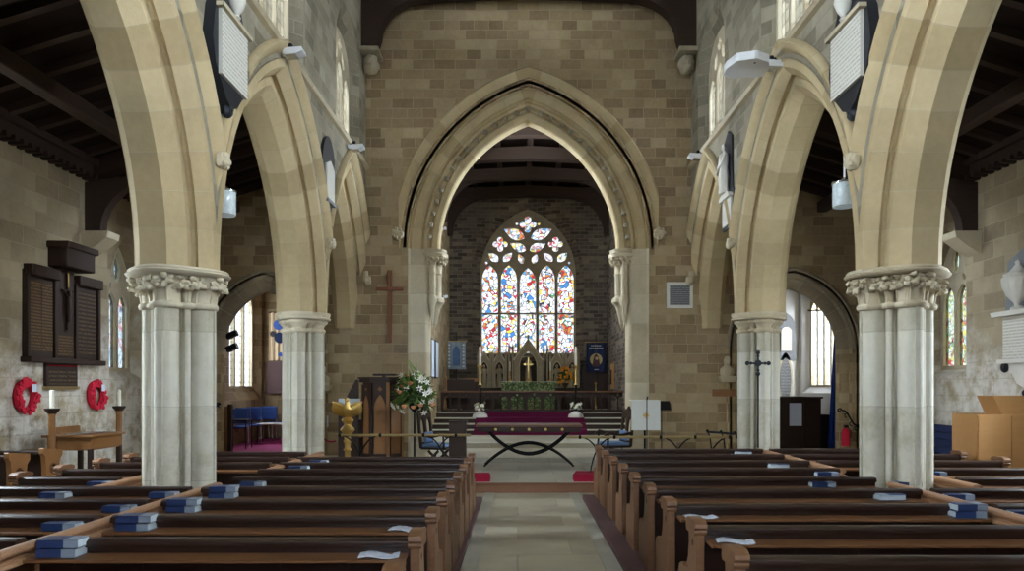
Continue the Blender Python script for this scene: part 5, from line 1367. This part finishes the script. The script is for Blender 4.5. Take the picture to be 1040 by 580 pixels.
for k, (px, py) in enumerate(((238,341),(238,354))):
    q = P(px, py, 14.9)
    t = thing('floodlight', 'black twin floodlight inside the left chapel arch, %s lamp' % ('upper','lower')[k], 'floodlight', (q.x, 14.75, q.z))
    MB().box(-.10,.14,-.08,.06,-.06,.06, M=Matrix.Rotation(radians(-25),4,'Y')).build('lamp_head', M['black'], t, bevel=.01); MB().tube([(-.08,.0,0),(-.24,.0,-.03),(-.30,.0,-.03)], .018, 6).build('bracket', M['black'], t)
def scroll_rail(p0, p1, label):
    t = thing('handrail', label, 'handrail', tuple(p0)); d_ = p1-p0; L = d_.length; pts = []
    for k in range(21):
        f = k/20; pts.append(Vector(d_)*f+Vector((0,0,.05*sin(f*2*pi*1.5))))
    m = MB().tube(pts, .018, 8)
    c = Vector(d_); m.tube([c+Vector((.05*cos(a)*(1-a/9)-.05, 0, .05*sin(a)*(1-a/9))) for a in [k*.5 for k in range(15)]], .014, 6); m.build('scrolled_bar', M['iron'], t)
    m = MB()
    for k in range(1, 5):
        f = k/5; c = Vector(d_)*f+Vector((0,0,.05*sin(f*3*pi)-.03)); m.tube([c+Vector((.045*cos(a), 0, -.03+.045*sin(a))) for a in [j*pi/4 for j in range(7)]], .01, 6)
    m.build('curls', M['iron'], t)
    for f in (.25,.85): MB().tube([Vector(d_)*f, Vector(d_)*f+Vector((0,.14,0))], .01, 6).build('wall_bracket', M['iron'], t)
scroll_rail(P(207,425,14.28), P(224,411,14.28), 'scrolled iron handrail on the wall left of the chapel arch')
scroll_rail(P(880,440,14.28), P(855,417,14.28), 'scrolled iron handrail on the wall right of the curtained arch')

# ================================================================== right chapel
t = thing('vestry_screen', 'dark wooden box screen with a paper notice in the right-hand arch', 'screen', (P(808,430,15.6).x, 15.7, .15)); h = P(808,405,15.6).z-.15
MB().box(-.50,.62,0,.5,0,h).build('case', M['darkoak'], t); MB().box(-.54,.66,-.03,.53,h,h+.05).build('cap', M['darkoak'], t, bevel=.01)
MB().box(-.10,.18,-.012,-.002,h-.62,h-.10).build('paper_notice', M['paper'], t); MB().box(-.48,-.44,-.02,0,0,h).box(.56,.60,-.02,0,0,h).box(.22,.26,-.02,0,0,h).build('stiles', M['darkoak'], t)
t = thing('low_chest', 'dark low chest behind the box screen under the white chapel window', 'chest', (P(832,430,16.6).x-.1, 16.6, .15)); MB().box(-.35,.35,-.2,.3,0,P(838,421,16.6).z-.15).build('case', M['black'], t, bevel=.01)
q0 = P(846,303,14.9); q1 = P(854,462,14.9)
t = thing('blue_curtain', 'long royal blue curtain hanging in the right-hand arch', 'curtain', (P(852,400,14.9).x-.05, 14.95, .17)); h = P(848,316,14.9).z-.17
m = MB(); rows = []
for j in range(9):
    f = j/8; w = .16+.34*(1-f)**.7*.5+.0; cx_ = .10*f
    rows.append([(cx_-w/2+w*k/24+.0, .05*sin(k*1.35)*(1-.3*f), h*f) for k in range(25)])
vs = [p for r in rows for p in r] + [(p[0], p[1]+.012, p[2]) for r in rows for p in r]; o_ = 9*25; fs = []
for j in range(8):
    for k in range(24):
        a = j*25+k; fs.append((a,a+1,a+26,a+25)); fs.append((o_+a,o_+a+25,o_+a+26,o_+a+1))
m.add(vs, fs).build('cloth', M['bluecurtain'], t, angle=70); MB().tube([(-.6,0,h+.02),(.3,0,h+.02)], .015, 8).build('rod', M['iron'], t)
t = thing('fire_extinguisher', 'red fire extinguisher at the foot of the blue curtain', 'fire extinguisher', (P(852,440,14.6).x, 14.30, .16+P(852,452,14.5).z-.16-.0)); zz = P(852,434,14.4).z-P(852,453,14.4).z
MB().lathe([(.075,0),(.08,.02),(.08,zz-.10),(.05,zz-.04),(.02,zz-.02)], n=16).build('cylinder', M['poppy'], t); MB().box(-.03,.05,-.02,.02,zz-.02,zz+.04).build('valve', M['black'], t); MB().tube([(.03,-.02,zz),(.10,-.03,zz-.1),(.085,-.03,zz*.4)], .01, 6).build('hose', M['black'], t)
for nm, px, py, r0, r1, mt, lb in (('a', 797.5, 342, .16, .42, 'greymarble', 'grey arched tablet on the white chapel wall'), ('b', 797, 386, .12, .36, 'dress', 'brown oval tablet on the white chapel wall, below the arched one')):
    q = P(px, py, 18.2); t = thing('wall_monument', lb, 'memorial', (q.x, 18.2, q.z))
    if nm == 'a':
        MB().prism(arch_outline(r0*3.2, -r1*1.5, r1*.5, r1*1.5, 8), yplane(-.06), 0, .06).build('backing', M['greymarble'], t); MB().prism(arch_outline(r0*1.7, -r1*.9, r1*.3, r1*.6, 8), yplane(-.09), 0, .03).build('inscription', M['ins_white'], t)
    else:
        MB().prism([(r0*1.6*cos(a), r1*2.0*sin(a)) for a in [2*pi*k/24 for k in range(24)]], yplane(-.06), 0, .06).build('oval', M['dress'], t, bevel=.015); MB().prism([(r0*1.2*cos(a), r1*1.6*sin(a)) for a in [2*pi*k/24 for k in range(24)]], yplane(-.07), 0, .02).build('inscription', M['ins_grey'], t)
# wrought iron cross on a tall stand before the second right pillar
q = P(771, 441, 10.75); t = thing('iron_cross_stand', 'blue-grey wrought iron cross stand in front of the second right pillar', 'stand', (q.x, 10.80, 0))
zc = P(771,369,10.8).z; r_ = .16
MB().tube([(0,0,0),(0,0,zc-.18)], .014, 8).lathe([(.15,0),(.15,.02),(.03,.05)], n=12).build('pole', M['iron'], t)
for k in range(4):
    a = k*pi/2; m = MB().tube([(0,0,zc),(r_*cos(a),0,zc+r_*sin(a))], .016, 8); m.ball((r_*cos(a)*1.05,0,zc+r_*sin(a)*1.05),.036,8,6); m.ball((r_*.7*cos(a),0,zc+r_*.7*sin(a)),.026,8,6); m.build('cross_arm', M['slate'], t)
MB().lathe([(.05,-.02),(.055,0),(.05,.02)], (0,0,0), 16, M=Matrix.Translation((0,0,zc)) @ Matrix.Rotation(pi/2,4,'X')).build('centre_ring', M['slate'], t)

# right aisle furniture
q0 = P(992, 420, 9.6); zt = P(992,421,9.6).z
t = thing('console_cabinet', 'large plain blond wood cabinet at the right edge', 'cabinet', (6.75, 9.6, 0))
MB().box(q0.x-6.75, .62, 0, .55, 0, zt).build('carcass', M['blond'], t, bevel=.006); x_ = P(1027,421,9.6).x-6.75
MB().box(q0.x-6.75+.02, x_-.004, -.014, 0, .05, zt-.02).build('door', M['blond'], t); MB().box(x_+.004, .60, -.014, 0, .05, zt-.02).build('door', M['blond'], t)
t = thing('desk_lectern', 'sloping blond wood lectern standing on the cabinet', 'lectern', (7.0, 9.75, zt))
MB().prism([(-.36,.26),(-.24,.0),(.3,.0),(.3,.26)], yplane(-.1), 0, .35).build('body', M['blond'], t, bevel=.006)
pts = [(.05+.09*cos(a), -.13, .27+.12*sin(a)) for a in [pi*k/10 for k in range(11)]]
tag(MB().tube(pts, .01, 6).ball((.14,-.13,.25),(.03,.035,.045),8,6).ball((-.04,-.13,.25),(.03,.035,.045),8,6).build('headphones', M['black'], None), 'black headphones hanging on the sloping blond lectern', 'headphones').location = (7.0+.0, 9.78-.16, zt+.05)
a = PW(950, 437, XB); b = PW(992, 437, XB)
t = thing('quilted_cover', 'dark navy quilted cover standing against the right aisle wall', 'cover', (XB-.02, (a.y+b.y)/2, 0))
m = MB(); L = abs(a.y-b.y)/2+.1
for k in range(9): m.prism([(-L,.12*k+.02),(L,.12*k+.02),(L,.12*k+.13),(-L,.12*k+.13)], lambda u, v, d: (-d, u, v), 0, .14)
m.build('quilting', M['navy'], t, bevel=.02)
